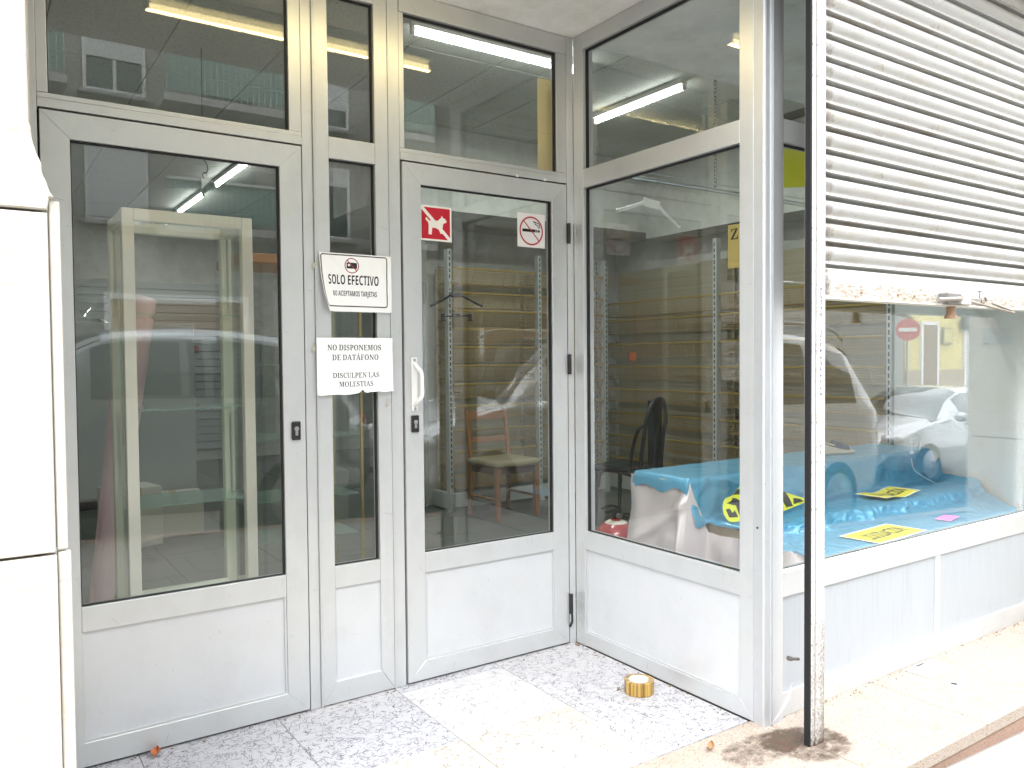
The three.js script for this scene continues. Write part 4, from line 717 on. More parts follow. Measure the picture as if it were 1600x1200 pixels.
{ // navy wedge sandal on the top step
  const o = thing('sandal', 'navy and cream wedge sandal on the upper step of blue satin', 'shoe', [1.68, 0.762, 0.17], undefined, -0.35);
  const navy = std(0.015, 0.035, 0.085, { roughness: 0.7 }), cr = std(0.62, 0.55, 0.42, { roughness: 0.8 });
  mesh('sole', prism([[-0.13, 0.0], [0.125, 0.0], [0.13, 0.018], [0.05, 0.024], [-0.03, 0.045], [-0.13, 0.075]], -0.04, 0.04, 0.006), cr, o);
  mesh('toe_strap', grid(12, 10, (u, v) => { const a = Math.PI * v; return [0.015 + 0.075 * u, 0.022 + 0.042 * Math.sin(a) * (1 - 0.35 * u) + 0.01 * (1 - u), 0.042 * Math.cos(a)]; }), (() => { navy.side = THREE.DoubleSide; return navy; })(), o);
  mesh('heel_strap', grid(14, 3, (u, v) => { const a = Math.PI * (u - 0.5); return [-0.10 - 0.035 * Math.cos(a), 0.085 + 0.03 * v, 0.04 * Math.sin(a)]; }), navy, o);
  mesh('insole', rb(-0.12, 0.0, 0.0, 0.006, -0.036, 0.036, 0.002).rotateZ(-0.30).translate(0.0, 0.045, 0), cr, o);
}
{ // clear hanger with a wire hook lying on the right end
  const cl = phys(0.92, 0.95, 0.96, { transmission: 0.75, thickness: 0, roughness: 0.12, ior: 1.5 });
  const o = thing('clear_hanger', 'clear plastic hanger with white clips hanging at the right end of the satin', 'hanger', [2.12, 0.66, 0.345]);
  mesh('bar', tube([[0.0, 0.10, 0.03], [0.0, 0.16, 0.03], [0.01, 0.19, 0.03], [0.03, 0.19, 0.03], [0.03, 0.16, 0.03], [0.032, 0.10, 0.03]], 0.004, 30, 6), cl, o);
  mesh('hook', tube([[0.05, 0.19, 0.0], [0.12, 0.18, 0.01], [0.145, 0.155, 0.01], [0.12, 0.12, 0.02], [0.10, 0.10, 0.03]], 0.003, 24, 6), M.whitePlastic, o);
  for (const y of [0.15, 0.085]) mesh('clip', rb(0.0, 0.028, y, y + 0.016, 0.026, 0.036, 0.003), M.whitePlastic, o);
  mesh('tag_loop', tube([[0.01, 0.06, 0.03], [0.02, 0.0, 0.04], [0.08, -0.05, 0.07], [0.16, -0.09, 0.10]], 0.0022, 20, 5), M.whitePlastic, o);
}
// ---------------------------------------------------------------- rail, hangers and hanging papers
function hangerGeo(span, drop, r, hook = true) {
  const l = [tube([[-span, -drop, 0], [-span * 0.82, -drop * 0.82, 0], [-span * 0.4, -drop * 0.35, 0], [-0.02, 0, 0], [0.02, 0, 0], [span * 0.4, -drop * 0.35, 0], [span * 0.82, -drop * 0.82, 0], [span, -drop, 0]], r, 44, 8), rb(-0.045, 0.045, -0.03, 0.012, -r * 0.8, r * 0.8, 0.004)];
  for (const s of [-1, 1]) l.push(new THREE.SphereGeometry(r * 1.25, 10, 8).translate(s * span, -drop, 0));
  return merge(l);
}
const hookGeo = tube([[0, 0.01, 0], [0, 0.055, 0], [0.018, 0.075, 0], [0.03, 0.098, 0], [0.012, 0.118, 0], [-0.012, 0.112, 0]], 0.002, 24, 6);
{
  const o = thing('hanging_rail', 'thin chrome clothes rail hung on chains behind the side window', 'rail', [1.35, 2.2, -0.12]);
  const chrome = std(0.85, 0.85, 0.84, { metalness: 1, roughness: 0.12 }); mesh('rail', rod([-0.92, 0, 0], [0.95, 0, 0], 0.011, 14), chrome, o); mesh('guard_wire', rod([-0.92, 0.03, 0.01], [0.95, 0.03, 0.01], 0.003, 8), chrome, o);
  for (const x of [-0.28, 0.62]) { const ch = []; for (let k = 0; k < 44; k++) ch.push(new THREE.TorusGeometry(0.008, 0.0018, 5, 10).scale(1, 1.5, 1).rotateY(k % 2 ? Math.PI / 2 : 0).translate(x, 0.012 + k * 0.0208, 0)); mesh('chain', merge(ch), std(0.12, 0.12, 0.12, { metalness: 0.6 }), o); }
  const h = thing('hanger', 'white plastic hanger on the chrome rail behind the side window', 'hanger', [0.60, 2.09, -0.12], undefined, -0.35); h.rotation.z = -0.2;
  mesh('arms', hangerGeo(0.17, 0.085, 0.009), std(0.70, 0.72, 0.68, { roughness: 0.35 }), h); mesh('hook', hookGeo, M.steel, h);
  const b = thing('hanger', 'black plastic hanger hung in front of the basket shelving, above the clip hanger', 'hanger', [1.13, 1.858, -3.0], undefined, -0.35);
  mesh('arms', hangerGeo(0.215, 0.10, 0.010), M.black, b); mesh('hook', hookGeo, M.steel, b);
  const c = thing('hanger', 'black clip hanger hung in front of the basket shelving', 'hanger', [1.13, 1.668, -3.0], undefined, -0.35);
  mesh('bar', rod([-0.115, 0, 0], [0.115, 0.006, 0], 0.006, 10), M.black, c); mesh('hub', rb(-0.03, 0.03, -0.008, 0.022, -0.006, 0.006, 0.003), M.black, c); for (const s of [-1, 1]) mesh('clip', merge([rb(s * 0.115 - 0.014, s * 0.115 + 0.014, -0.03, 0.022, -0.011, 0.011, 0.003), rod([s * 0.115 - 0.02, -0.033, 0], [s * 0.115 + 0.02, -0.033, 0], 0.006, 8)]), M.black, c);
  mesh('hook', tube([[0, 0.02, 0], [0, 0.08, 0], [0.012, 0.15, 0]], 0.002, 14, 6), M.steel, c);
  const st = thing('hook_arm', 'thin grey display arm on the basket shelving holding the black hangers', 'display arm', [1.13, 1.96, -3.108]); mesh('arm', tube([[0, 0, 0], [0, 0.01, 0.06], [0, 0.005, 0.12], [0, 0.02, 0.135]], 0.005, 20, 6), M.shelfGrey, st); mesh('bracket', rb(-0.012, 0.012, -0.05, 0.03, -0.004, 0.004, 0.002), M.shelfGrey, st);
}
function sheet(name, label, w, h, tex, p, turn = 0, mat = {}, cat = 'paper') {
  const m = single(name, rb(-w / 2, w / 2, -h, 0, -0.0008, 0.0008, 0.0004), std(1, 1, 1, { map: tex, roughness: 0.8, ...mat }), label, cat, undefined, p); m.rotation.y = turn;
  const P = m.geometry.attributes.position, N = m.geometry.attributes.normal, U = m.geometry.attributes.uv; for (let i = 0; i < P.count; i++) U.setXY(i, (P.getX(i) / w) * (N.getZ(i) < -0.5 ? -1 : 1) + 0.5, P.getY(i) / h + 1); return m;
}
const plainTex = (c) => ctex(64, 64, (g, w, h) => { g.fillStyle = c; g.fillRect(0, 0, w, h); }, { wrap: false });
sheet('beige_board', 'beige board leaning inside the light above the right door', 0.20, 0.42, plainTex('#d8c995'), [-0.035, 2.565, -0.085]);
sheet('lime_paper', 'lime yellow paper hung beyond the corner post', 0.13, 0.20, plainTex('#c3c81e'), [1.28, 2.375, 0.24], -0.8);
sheet('price_sign', 'ochre yellow sign with a black letter Z hung on the basket shelving', 0.30, 0.36, ctex(256, 320, (g, w, h) => { g.fillStyle = '#cdb46a'; g.fillRect(0, 0, w, h); g.fillStyle = '#1d1a12'; g.font = 'bold 110px serif'; g.fillText('Z', 22, 110); }, { wrap: false }), [3.0, 2.405, -1.55], -Math.PI / 2, {}, 'sign');
sheet('orange_tag', 'small orange tag on a basket rim of the side shelving', 0.09, 0.08, plainTex('#d2643a'), [2.995, 1.36, -2.86], -Math.PI / 2, {}, 'tag');
{ // white tag on a wire over the left aisle
  const o = thing('hanging_tag', 'small white triangular tag on a wire hook under the ceiling behind the left door', 'tag', [-1.13, 2.30, -2.0]);
  mesh('wire', tube([[0, 0.81, 0], [0, 0.3, 0], [0.004, 0.17, 0], [0.022, 0.14, 0], [0.02, 0.10, 0], [-0.008, 0.09, 0], [0, 0.06, 0]], 0.0025, 40, 6), M.black, o);
  mesh('tag', prism([[-0.012, 0], [0.04, 0.06], [-0.012, 0.075]], -0.001, 0.001, 0.0004), M.whitePlastic, o);
}
// ---------------------------------------------------------------- notices and stickers
function curledPaper(label, w, h, tex, p, f, cut) {
  const g = grid(28, 20, (u, v) => { const x = (u - 0.5) * w, y = -v * h; const [dx, dy, dz] = f(u, v); return [x + dx, y + dy + (cut && v === 1 ? cut(u) : 0), dz]; });
  { const U = g.attributes.uv; for (let i = 0; i < U.count; i++) U.setY(i, 1 - U.getY(i)); }
  g.index.array.reverse(); g.computeVertexNormals();
  const m = single('paper_notice', g, std(0.86, 0.87, 0.88, { map: tex, roughness: 0.75, side: THREE.DoubleSide }), label, 'notice', undefined, p); return m;
}
const n1 = ctex(1188, 900, (g, w, h) => {
  g.fillStyle = '#ffffff'; g.fillRect(0, 0, w, h);
  g.strokeStyle = '#16161a'; g.lineWidth = 17; g.beginPath(); g.roundRect(22, 26, w - 100, h - 110, 36); g.stroke();
  g.fillStyle = '#121214'; g.textAlign = 'center';
  const t = (s, x, y, size, sx) => { g.save(); g.translate(x, y); g.scale(sx, 1); g.font = `bold ${size}px sans-serif`; g.fillText(s, 0, 0); g.restore(); };
  t('SOLO EFECTIVO', 545, 478, 205, 0.56); t('NO ACEPTAMOS TARJETAS', 560, 656, 112, 0.545);
  g.save(); g.translate(520, 178); g.fillStyle = '#2a2226'; g.beginPath(); g.roundRect(-88, -42, 176, 92, 12); g.fill(); g.fillStyle = '#f4f0f0'; g.fillRect(-66, -20, 40, 34); g.strokeStyle = '#9c3a44'; g.lineWidth = 15; g.beginPath(); g.arc(0, 4, 112, 0, 7); g.stroke(); g.beginPath(); g.moveTo(-74, -74); g.lineTo(78, 80); g.stroke(); g.restore();
}, { wrap: false });
curledPaper('white taped notice reading SOLO EFECTIVO with a struck out card symbol', 0.290, 0.218, n1, [-1.056, 1.702, 0.004], (u, v) => { const k = Math.max(0, 0.25 - u) * 4, l = k * v; return [0.028 * l * v, 0, 0.003 + 0.026 * l * l + 0.004 * Math.max(0, v - 0.85) * 6 * (1 - u) + 0.0012 * noise2(u * 5, v * 4)]; });
const n2 = ctex(1188, 840, (g, w, h) => {
  g.fillStyle = '#ffffff'; g.fillRect(0, 0, w, h); g.fillStyle = '#141416'; g.textAlign = 'center';
  const t = (s, y, size, sx = 0.86, x = w / 2 - 8) => { g.save(); g.translate(x, y); g.scale(sx, 1); g.font = `bold ${size}px serif`; g.fillText(s, 0, 0); g.restore(); };
  t('NO DISPONEMOS', 190, 118, 0.82, 580); t('DE DATÁFONO', 338, 118, 0.82, 592); t('DISCULPEN LAS', 604, 110, 0.82, 600); t('MOLESTIAS', 738, 110, 0.82, 598);
  const q = seeded(161); g.strokeStyle = 'rgba(120,120,126,0.16)'; g.lineWidth = 2; for (let i = 0; i < 40; i++) { let x = w - 20 - q() * 60, y = q() * h; g.beginPath(); g.moveTo(x, y); for (let k = 0; k < 4; k++) { x += (q() - 0.5) * 30; y += q() * 22; g.lineTo(x, y); } g.stroke(); }
}, { wrap: false });
curledPaper('white taped notice reading NO DISPONEMOS DE DATÁFONO with a torn lower edge', 0.306, 0.210, n2, [-1.064, 1.386, 0.004], (u, v) => [0, 0, 0.002 + 0.0018 * noise2(u * 4 + 7, v * 4) + 0.012 * Math.pow(Math.max(0, v - 0.8) * 5, 2) * (u > 0.5 ? 0.6 : 0.25) + 0.003], (u) => 0.003 * noise2(u * 6, 2) - 0.004 * (1 - u) + (u > 0.53 && u < 0.62 ? 0.016 * Math.sin((u - 0.53) / 0.09 * Math.PI) : 0) + (u > 0.62 ? 0.004 : 0));
{ // tape and dirt left around the notices
  const tm = phys(0.72, 0.70, 0.62, { roughness: 0.35, transmission: 0.45, thickness: 0 });
  for (const [x, y, a, w] of [[-0.925, 1.693, 0.7, 0.04], [-1.215, 1.655, 0.9, 0.03], [-0.930, 1.135, 1.3, 0.035], [-1.225, 1.345, 1.5, 0.02]]) { const m = single('tape_scrap', rb(-w / 2, w / 2, -0.006, 0.006, 0, 0.0006, 0.0002), tm, 'scrap of clear adhesive tape left beside the paper notices', 'tape', 'tape scraps by the notices', [x, y, 0.0018]); m.rotation.z = a; }
}
function sticker(label, x0, x1, y0, y1, tex) {
  const g = rb(x0, x1, y0, y1, -0.0188, -0.0182, 0.0002), P = g.attributes.position, U = g.attributes.uv, N = g.attributes.normal; for (let i = 0; i < P.count; i++) U.setXY(i, (P.getX(i) - x0) / (x1 - x0), (P.getY(i) - y0) / (y1 - y0));
  g.translate(-(x0 + x1) / 2, -y0, 0); single('sticker', g, std(0.9, 0.9, 0.9, { map: tex, roughness: 0.35 }), label, 'sticker', undefined, [(x0 + x1) / 2, y0, 0]);
}
sticker('red and white no dogs sticker on the right door glass', -0.7705, -0.6245, 1.782, 1.923, ctex(512, 512, (g, w, h) => {
  g.fillStyle = '#f4f2f0'; g.fillRect(0, 0, w, h); g.fillStyle = '#c4132e'; g.beginPath(); g.roundRect(26, 26, w - 52, h - 52, 10); g.fill();
  g.strokeStyle = '#f4f2f0'; g.lineWidth = 50; g.beginPath(); g.moveTo(10, 10); g.lineTo(502, 502); g.stroke();
  g.fillStyle = '#f4f2f0'; g.beginPath();
  const d = [[88, 196], [104, 172], [126, 196], [150, 218], [290, 210], [322, 178], [340, 168], [352, 128], [370, 160], [400, 172], [432, 206], [424, 232], [392, 238], [372, 262], [366, 300], [356, 344], [372, 372], [398, 398], [330, 400], [316, 370], [300, 340], [250, 320], [196, 322], [186, 420], [136, 420], [140, 300], [132, 246], [108, 226]];
  d.forEach(([x, y], i) => i ? g.lineTo(x, y) : g.moveTo(x, y)); g.closePath(); g.fill();
}, { wrap: false }));
sticker('white no smoking sticker with a red ring on the right door glass', -0.296, -0.148, 1.790, 1.938, ctex(512, 512, (g, w, h) => {
  g.fillStyle = '#e9e7ea'; g.fillRect(0, 0, w, h); g.save(); g.translate(256, 262);
  g.fillStyle = '#151214'; g.fillRect(-166, -26, 240, 44); g.fillStyle = '#6c6668'; g.fillRect(78, -24, 34, 40); g.fillStyle = '#3a3436'; g.fillRect(120, -22, 40, 36);
  g.strokeStyle = '#201c1e'; g.lineWidth = 15; g.beginPath(); g.moveTo(130, -46); g.quadraticCurveTo(136, -92, 92, -96); g.quadraticCurveTo(66, -104, 62, -138); g.stroke(); g.beginPath(); g.moveTo(158, -46); g.quadraticCurveTo(164, -118, 118, -124); g.quadraticCurveTo(98, -130, 30, -146); g.stroke();
  g.strokeStyle = '#b01f30'; g.lineWidth = 24; g.beginPath(); g.arc(0, 0, 206, 0, 7); g.stroke(); g.lineWidth = 18; g.beginPath(); g.moveTo(-142, -146); g.lineTo(146, 146); g.stroke(); g.restore();
}, { wrap: false }));
{ // emblem sticker on the shutter
  const t = ctex(256, 160, (g, w, h) => {
    g.fillStyle = '#f3efec'; g.fillRect(0, 0, w, h); g.strokeStyle = '#4c4444'; g.lineWidth = 6; g.beginPath(); g.roundRect(6, 6, w - 12, h - 16, 22); g.stroke(); g.lineWidth = 5;
    for (const [x, y] of [[28, 24], [74, 16], [128, 14], [182, 16], [228, 24], [20, 70], [236, 70]]) { g.beginPath(); g.moveTo(128, 92); g.lineTo(x, y); g.stroke(); }
    g.fillStyle = '#5a5250'; for (let r = 0; r < 3; r++) for (let c = 0; c < 10; c++) { if (c === 4 || c === 5) continue; g.fillRect(18 + c * 23, 96 + r * 16, 15, 9); } g.fillRect(122, 92, 12, 56);
  }, { wrap: false });
  const g = new RoundedBoxGeometry(0.235, 0.066, 0.0012, 1, 0.0005); single('shutter_sticker', g, std(0.9, 0.88, 0.86, { map: t, roughness: 0.5 }), 'small printed emblem sticker on the bottom rail of the shutter', 'sticker', undefined, [1.145, 1.561, 1.2122]);
}
// ---------------------------------------------------------------- small things on the ground
{
  const o = thing('tape_roll', 'roll of brown parcel tape lying on the entrance floor', 'tape', [-0.148, 0.0005, 0.575]);
  const tb = ctex(256, 64, (g, w, h) => { g.fillStyle = '#fff'; g.fillRect(0, 0, w, h); const q = seeded(171); for (let i = 0; i < 120; i++) { g.fillStyle = `rgba(110,80,20,${q() * 0.35})`; g.fillRect(q() * w, 0, 1 + q() * 5, h); } });
  mesh('tape', lathe([[0.041, 0.0], [0.0565, 0.0], [0.058, 0.0015], [0.058, 0.0485], [0.0565, 0.05], [0.041, 0.05]], 48), phys(0.40, 0.26, 0.055, { map: tb, roughness: 0.25, clearcoat: 0.5 }), o);
  mesh('core', lathe([[0.037, 0.0], [0.0408, 0.0], [0.0408, 0.0505], [0.037, 0.0505], [0.037, 0.0]], 40), std(0.70, 0.66, 0.58, { roughness: 0.9 }), o);
}
{
  const leafM = [std(0.30, 0.17, 0.08, { roughness: 0.8, side: THREE.DoubleSide }), std(0.40, 0.13, 0.05, { roughness: 0.8, side: THREE.DoubleSide }), std(0.22, 0.15, 0.09, { roughness: 0.8, side: THREE.DoubleSide })];
  const leaf = (L, W) => grid(10, 6, (u, v) => { const s = Math.sin(Math.PI * Math.min(1, u * 1.04)) * W * (0.6 + 0.4 * u); return [(u - 0.5) * L, 0.003 + 0.35 * W * Math.abs(v - 0.5) * 2 + 0.10 * L * u * u, (v - 0.5) * s]; });
  const spots = [[-0.272, 1.052, 0.055, 0.028, 0.6, 0, 'curled brown leaf on the granite doorstep'], [-1.80, 0.035, 0.055, 0.04, 1.2, 1, 'rust coloured leaf at the foot of the left door'], [-0.205, 0.52, 0.02, 0.016, 0.3, 2, 'tiny brown leaf bit beside the tape roll'], [-0.03, 0.045, 0.03, 0.016, 1.8, 2, 'dry leaf bit in the floor corner between right door and side window']];
  for (const [x, z, L, W, t, k, lab] of spots) { const m = single('dry_leaf', leaf(L, W), leafM[k], lab, 'leaf', undefined, [x, 0.001, z]); m.rotation.y = t; }
  // grit along the foot of the window and door
  const q = seeded(181), gr = [];
  for (let i = 0; i < 260; i++) { const w = q(); let x, z; if (w < 0.6) { x = 0.1 + q() * 2.2; z = 1.042 + q() * q() * 0.05; } else if (w < 0.8) { x = -0.004 - q() * q() * 0.05; z = 0.03 + q() * 0.95; } else { x = -1.9 + q() * 1.85; z = 0.006 + q() * q() * 0.06; } const s = 0.0012 + q() * 0.004; const g = new THREE.TetrahedronGeometry(s); g.rotateY(q() * 6); g.scale(1 + q() * 1.6, 0.6, 1); g.translate(x, s * 0.3, z); gr.push(g); }
  for (let i = 0; i < 70; i++) { const s = 0.001 + q() * 0.0025; const g = new THREE.TetrahedronGeometry(s); g.translate(-1.4 + q() * 2.9, s * 0.3, 0.1 + q() * 1.3); gr.push(g); }
  const m = mesh('grit', merge(gr), std(0.16, 0.12, 0.07, { roughness: 0.9 })); m.userData = { kind: 'stuff', label: 'scattered grit and dry crumbs on floor and doorstep', category: 'grit' };
}
{
  const o = thing('metal_cover', 'small square metal cover plate let into the granite doorstep', 'cover', [0.99, 0.0005, 1.105]);
  mesh('plate', rb(-0.10, 0.10, 0, 0.004, -0.055, 0.055, 0.0015), std(0.62, 0.61, 0.58, { metalness: 0.3, roughness: 0.5 }), o); mesh('slot', rb(-0.03, 0.03, 0.0035, 0.0046, -0.050, -0.040, 0.0003), M.black, o);
  const d = thing('floor_socket', 'round metal shutter bolt socket in the granite doorstep', 'socket', [0.912, 0.0005, 1.240]);
  mesh('ring', lathe([[0.012, 0.0005], [0.016, 0.005], [0.030, 0.005], [0.036, 0.001], [0.036, 0]], 32), std(0.45, 0.42, 0.38, { metalness: 0.4, roughness: 0.6 }), d); mesh('hole', rod([0, 0, 0], [0, 0.0025, 0], 0.0125, 20), M.black, d);
}
{ // loose plastic strip sticking out behind the guide
  const g = grid(16, 4, (u, v) => [-0.118 + 0.122 * u, 0.062 + 0.112 * Math.pow(u, 1.15) + (v - 0.5) * (0.004 + 0.048 * u), 1.150 + 0.014 * Math.sin(u * 2.2) + 0.006 * (v - 0.5)]);
  single('plastic_strip', g, phys(0.70, 0.70, 0.76, { roughness: 0.3, side: THREE.DoubleSide }), 'loose bent white plastic strip sticking out beside the shutter guide', 'strip');
}

// ---------------------------------------------------------------- street behind the camera: parked cars
const carGlass = phys(0.02, 0.025, 0.028, { roughness: 0.05, clearcoat: 1 });
const tyreM = std(0.02, 0.02, 0.02, { roughness: 0.9 });
function parkedCar(label, o, paint) {
  const { L, hw, st, at, y } = o;                        // st: [x, sill, belt, top, half width, half width of roof]
  const c = thing('parked_car', label, 'car', [at[0], y, at[1]], 'cars parked in the street'); c.rotation.z = Math.atan(SL); c.scale.y = o.sy || 1;
  const comp = (k) => { const xs = st.map((s) => s[0] * L); return (x) => { let i = 0; while (i < xs.length - 2 && x > xs[i + 1]) i++; const t = Math.min(1, Math.max(0, (x - xs[i]) / (xs[i + 1] - xs[i]))), p0 = st[Math.max(i - 1, 0)][k], p1 = st[i][k], p2 = st[i + 1][k], p3 = st[Math.min(i + 2, st.length - 1)][k]; const m1 = (p2 - p0) * 0.35, m2 = (p3 - p1) * 0.35, t2 = t * t, t3 = t2 * t; return (2 * t3 - 3 * t2 + 1) * p1 + (t3 - 2 * t2 + t) * m1 + (-2 * t3 + 3 * t2) * p2 + (t3 - t2) * m2; }; };
  const F = [1, 2, 3, 4, 5].map(comp);
  const ring = (x, e = 0) => { const [s, b, t, w, r] = F.map((f) => f(x)); const W = w + e, R = Math.min(r, w) + e, T = t + e; return [[0, s], [W * 0.86, s], [W * 0.97, s + 0.10], [W, s + (b - s) * 0.5], [W * 0.965, b], [(W * 0.965 + R) / 2 + 0.015, (b + T) / 2], [R, T - 0.07], [R * 0.86, T - 0.015], [R * 0.45, T + 0.008], [0, T + 0.015]]; };
  const at2 = (x, k, e, side) => { const r = ring(x, e), i = Math.min(8, Math.floor(k)), t = k - i; return [x, r[i][1] + (r[i + 1][1] - r[i][1]) * t, side * (r[i][0] + (r[i + 1][0] - r[i][0]) * t)]; };
  const N = 64, body = [1, -1].map((s) => grid(N, 36, (u, v) => at2(0.002 + (L - 0.004) * u, v * 9, 0, s)));
  body.push(grid(2, 10, (u, v) => { const p = at2(0.002, v * 9, 0, 1); return [0.002, p[1], p[2] * (1 - 2 * u)]; }), grid(2, 10, (u, v) => { const p = at2(L - 0.002, v * 9, 0, 1); return [L - 0.002, p[1], p[2] * (1 - 2 * u)]; }));
  mesh('body', merge(body), paint, c);
  for (const s of [1, -1]) for (const [a, b] of o.win) mesh('side_window', grid(14, 6, (u, v) => at2(a * L + (b - a) * L * u, 4.18 + v * 1.66, 0.006, s)), carGlass, c);
  mesh('windscreen', grid(10, 16, (u, v) => { const x = L * (o.ws[0] + (o.ws[1] - o.ws[0]) * u), k = v < 0.5 ? 6.1 + v * 2 * 2.9 : 6.1 + (1 - v) * 2 * 2.9; const p = at2(x, k, 0.008, v < 0.5 ? 1 : -1); return p; }), carGlass, c);
  mesh('rear_window', grid(10, 16, (u, v) => { const x = L * (o.rw[0] + (o.rw[1] - o.rw[0]) * u), k = v < 0.5 ? 6.1 + v * 2 * 2.9 : 6.1 + (1 - v) * 2 * 2.9; return at2(x, k, 0.008, v < 0.5 ? 1 : -1); }), carGlass, c);
  for (const s of [1, -1]) {
    mesh('headlight', new THREE.SphereGeometry(1, 16, 10).scale(0.16, 0.085, 0.16).translate(0.14, 0.68, s * (hw - 0.20)), phys(0.6, 0.62, 0.63, { roughness: 0.08, clearcoat: 1 }), c);
    mesh('tail_light', new THREE.SphereGeometry(1, 14, 10).scale(0.05, 0.13, 0.07).translate(L - 0.05, 0.86, s * (hw - 0.22)), phys(0.35, 0.01, 0.01, { roughness: 0.15, clearcoat: 1 }), c);
    mesh('wing_mirror', new THREE.SphereGeometry(1, 14, 10).scale(0.07, 0.075, 0.11).translate(o.ws[0] * L + 0.32, 1.02, s * (hw + 0.09)), paint, c);
    if (o.rails) mesh('roof_rail', tube([[L * 0.36, o.roof - 0.03, s * (hw - 0.24)], [L * 0.40, o.roof + 0.055, s * (hw - 0.24)], [L * 0.62, o.roof + 0.07, s * (hw - 0.24)], [L * 0.84, o.roof + 0.045, s * (hw - 0.24)], [L * 0.88, o.roof - 0.04, s * (hw - 0.24)]], 0.018, 40, 8), std(0.4, 0.4, 0.4, { metalness: 0.8, roughness: 0.3 }), c);
    for (const x of [0.19, 0.80]) {
      const w = mesh('wheel', new THREE.CylinderGeometry(0.31, 0.31, 0.2, 32).rotateX(Math.PI / 2).translate(L * x, 0.31, s * (hw - 0.09)), tyreM, c);
      mesh('rim', lathe([[0, 0.02], [0.06, 0.03], [0.19, 0.0], [0.205, 0.02], [0.21, 0.0]], 24).rotateX(s * Math.PI / 2).translate(L * x, 0.31, s * (hw + 0.012)), M.steel, w);
    }
    for (const x of [0.44, 0.64]) mesh('door_handle', rb(L * x, L * x + 0.18, 0.90, 0.925, s * hw - 0.02, s * hw + 0.02, 0.008), paint, c);
  }
  mesh('grille', rb(-0.006, 0.03, 0.34, 0.52, -hw * 0.6, hw * 0.6, 0.005), M.black, c);
  mesh('number_plate', rb(-0.014, -0.006, 0.40, 0.51, -0.26, 0.26, 0.003), std(0.7, 0.7, 0.66), c);
  return c;
}
const paintOf = (r, g, b, m = 0.4) => phys(r, g, b, { metalness: m, roughness: 0.35, clearcoat: 1, clearcoatRoughness: 0.03, side: THREE.DoubleSide });
const road = (x) => gy(x) - 0.143;
parkedCar('silver people carrier with roof rails parked at the kerb facing the shop', { L: 4.45, hw: 0.88, at: [1.2, 4.75], y: road(1.2), sy: 1.09, rails: true, roof: 1.78, ws: [0.235, 0.40], rw: [0.90, 0.985], win: [[0.36, 0.53], [0.545, 0.72], [0.735, 0.88]],
  st: [[0, 0.28, 0.60, 0.66, 0.70, 0.55], [0.04, 0.24, 0.74, 0.80, 0.80, 0.62], [0.14, 0.22, 0.92, 0.98, 0.87, 0.66], [0.23, 0.22, 1.00, 1.08, 0.88, 0.68], [0.32, 0.22, 1.04, 1.44, 0.88, 0.66], [0.40, 0.22, 1.05, 1.70, 0.88, 0.64], [0.55, 0.22, 1.06, 1.78, 0.88, 0.64], [0.75, 0.22, 1.08, 1.77, 0.88, 0.63], [0.90, 0.24, 1.10, 1.69, 0.87, 0.61], [0.965, 0.28, 1.08, 1.36, 0.84, 0.60], [1, 0.34, 0.86, 0.98, 0.76, 0.56]] }, paintOf(0.74, 0.76, 0.77, 0.3));
parkedCar('grey hatchback parked at the kerb ahead of the silver people carrier', { L: 3.75, hw: 0.86, at: [-3.0, 4.70], y: road(-3.0), sy: 1.06, roof: 1.66, ws: [0.20, 0.40], rw: [0.88, 0.98], win: [[0.38, 0.60], [0.62, 0.86]],
  st: [[0, 0.28, 0.62, 0.68, 0.68, 0.55], [0.05, 0.24, 0.78, 0.84, 0.80, 0.6], [0.19, 0.22, 0.98, 1.05, 0.86, 0.66], [0.30, 0.22, 1.03, 1.40, 0.86, 0.64], [0.42, 0.22, 1.04, 1.60, 0.86, 0.63], [0.60, 0.22, 1.05, 1.66, 0.86, 0.62], [0.80, 0.22, 1.07, 1.62, 0.86, 0.61], [0.91, 0.26, 1.08, 1.46, 0.84, 0.60], [1, 0.34, 0.84, 0.96, 0.76, 0.56]] }, paintOf(0.30, 0.32, 0.33, 0.6));
parkedCar('silver grey saloon car standing in the street behind the people carrier', { L: 4.3, hw: 0.87, at: [8.8, 6.45], y: road(8.8), roof: 1.5, ws: [0.28, 0.47], rw: [0.78, 0.92], win: [[0.42, 0.60], [0.615, 0.80]],
  st: [[0, 0.28, 0.58, 0.62, 0.68, 0.55], [0.05, 0.22, 0.70, 0.76, 0.80, 0.64], [0.20, 0.20, 0.88, 0.94, 0.87, 0.70], [0.29, 0.20, 0.94, 1.00, 0.87, 0.68], [0.40, 0.20, 0.96, 1.34, 0.87, 0.62], [0.50, 0.20, 0.97, 1.48, 0.87, 0.60], [0.65, 0.20, 0.98, 1.50, 0.87, 0.60], [0.80, 0.20, 1.00, 1.38, 0.87, 0.60], [0.92, 0.24, 1.02, 1.10, 0.85, 0.62], [1, 0.34, 0.80, 0.92, 0.74, 0.56]] }, paintOf(0.50, 0.51, 0.52, 0.4));

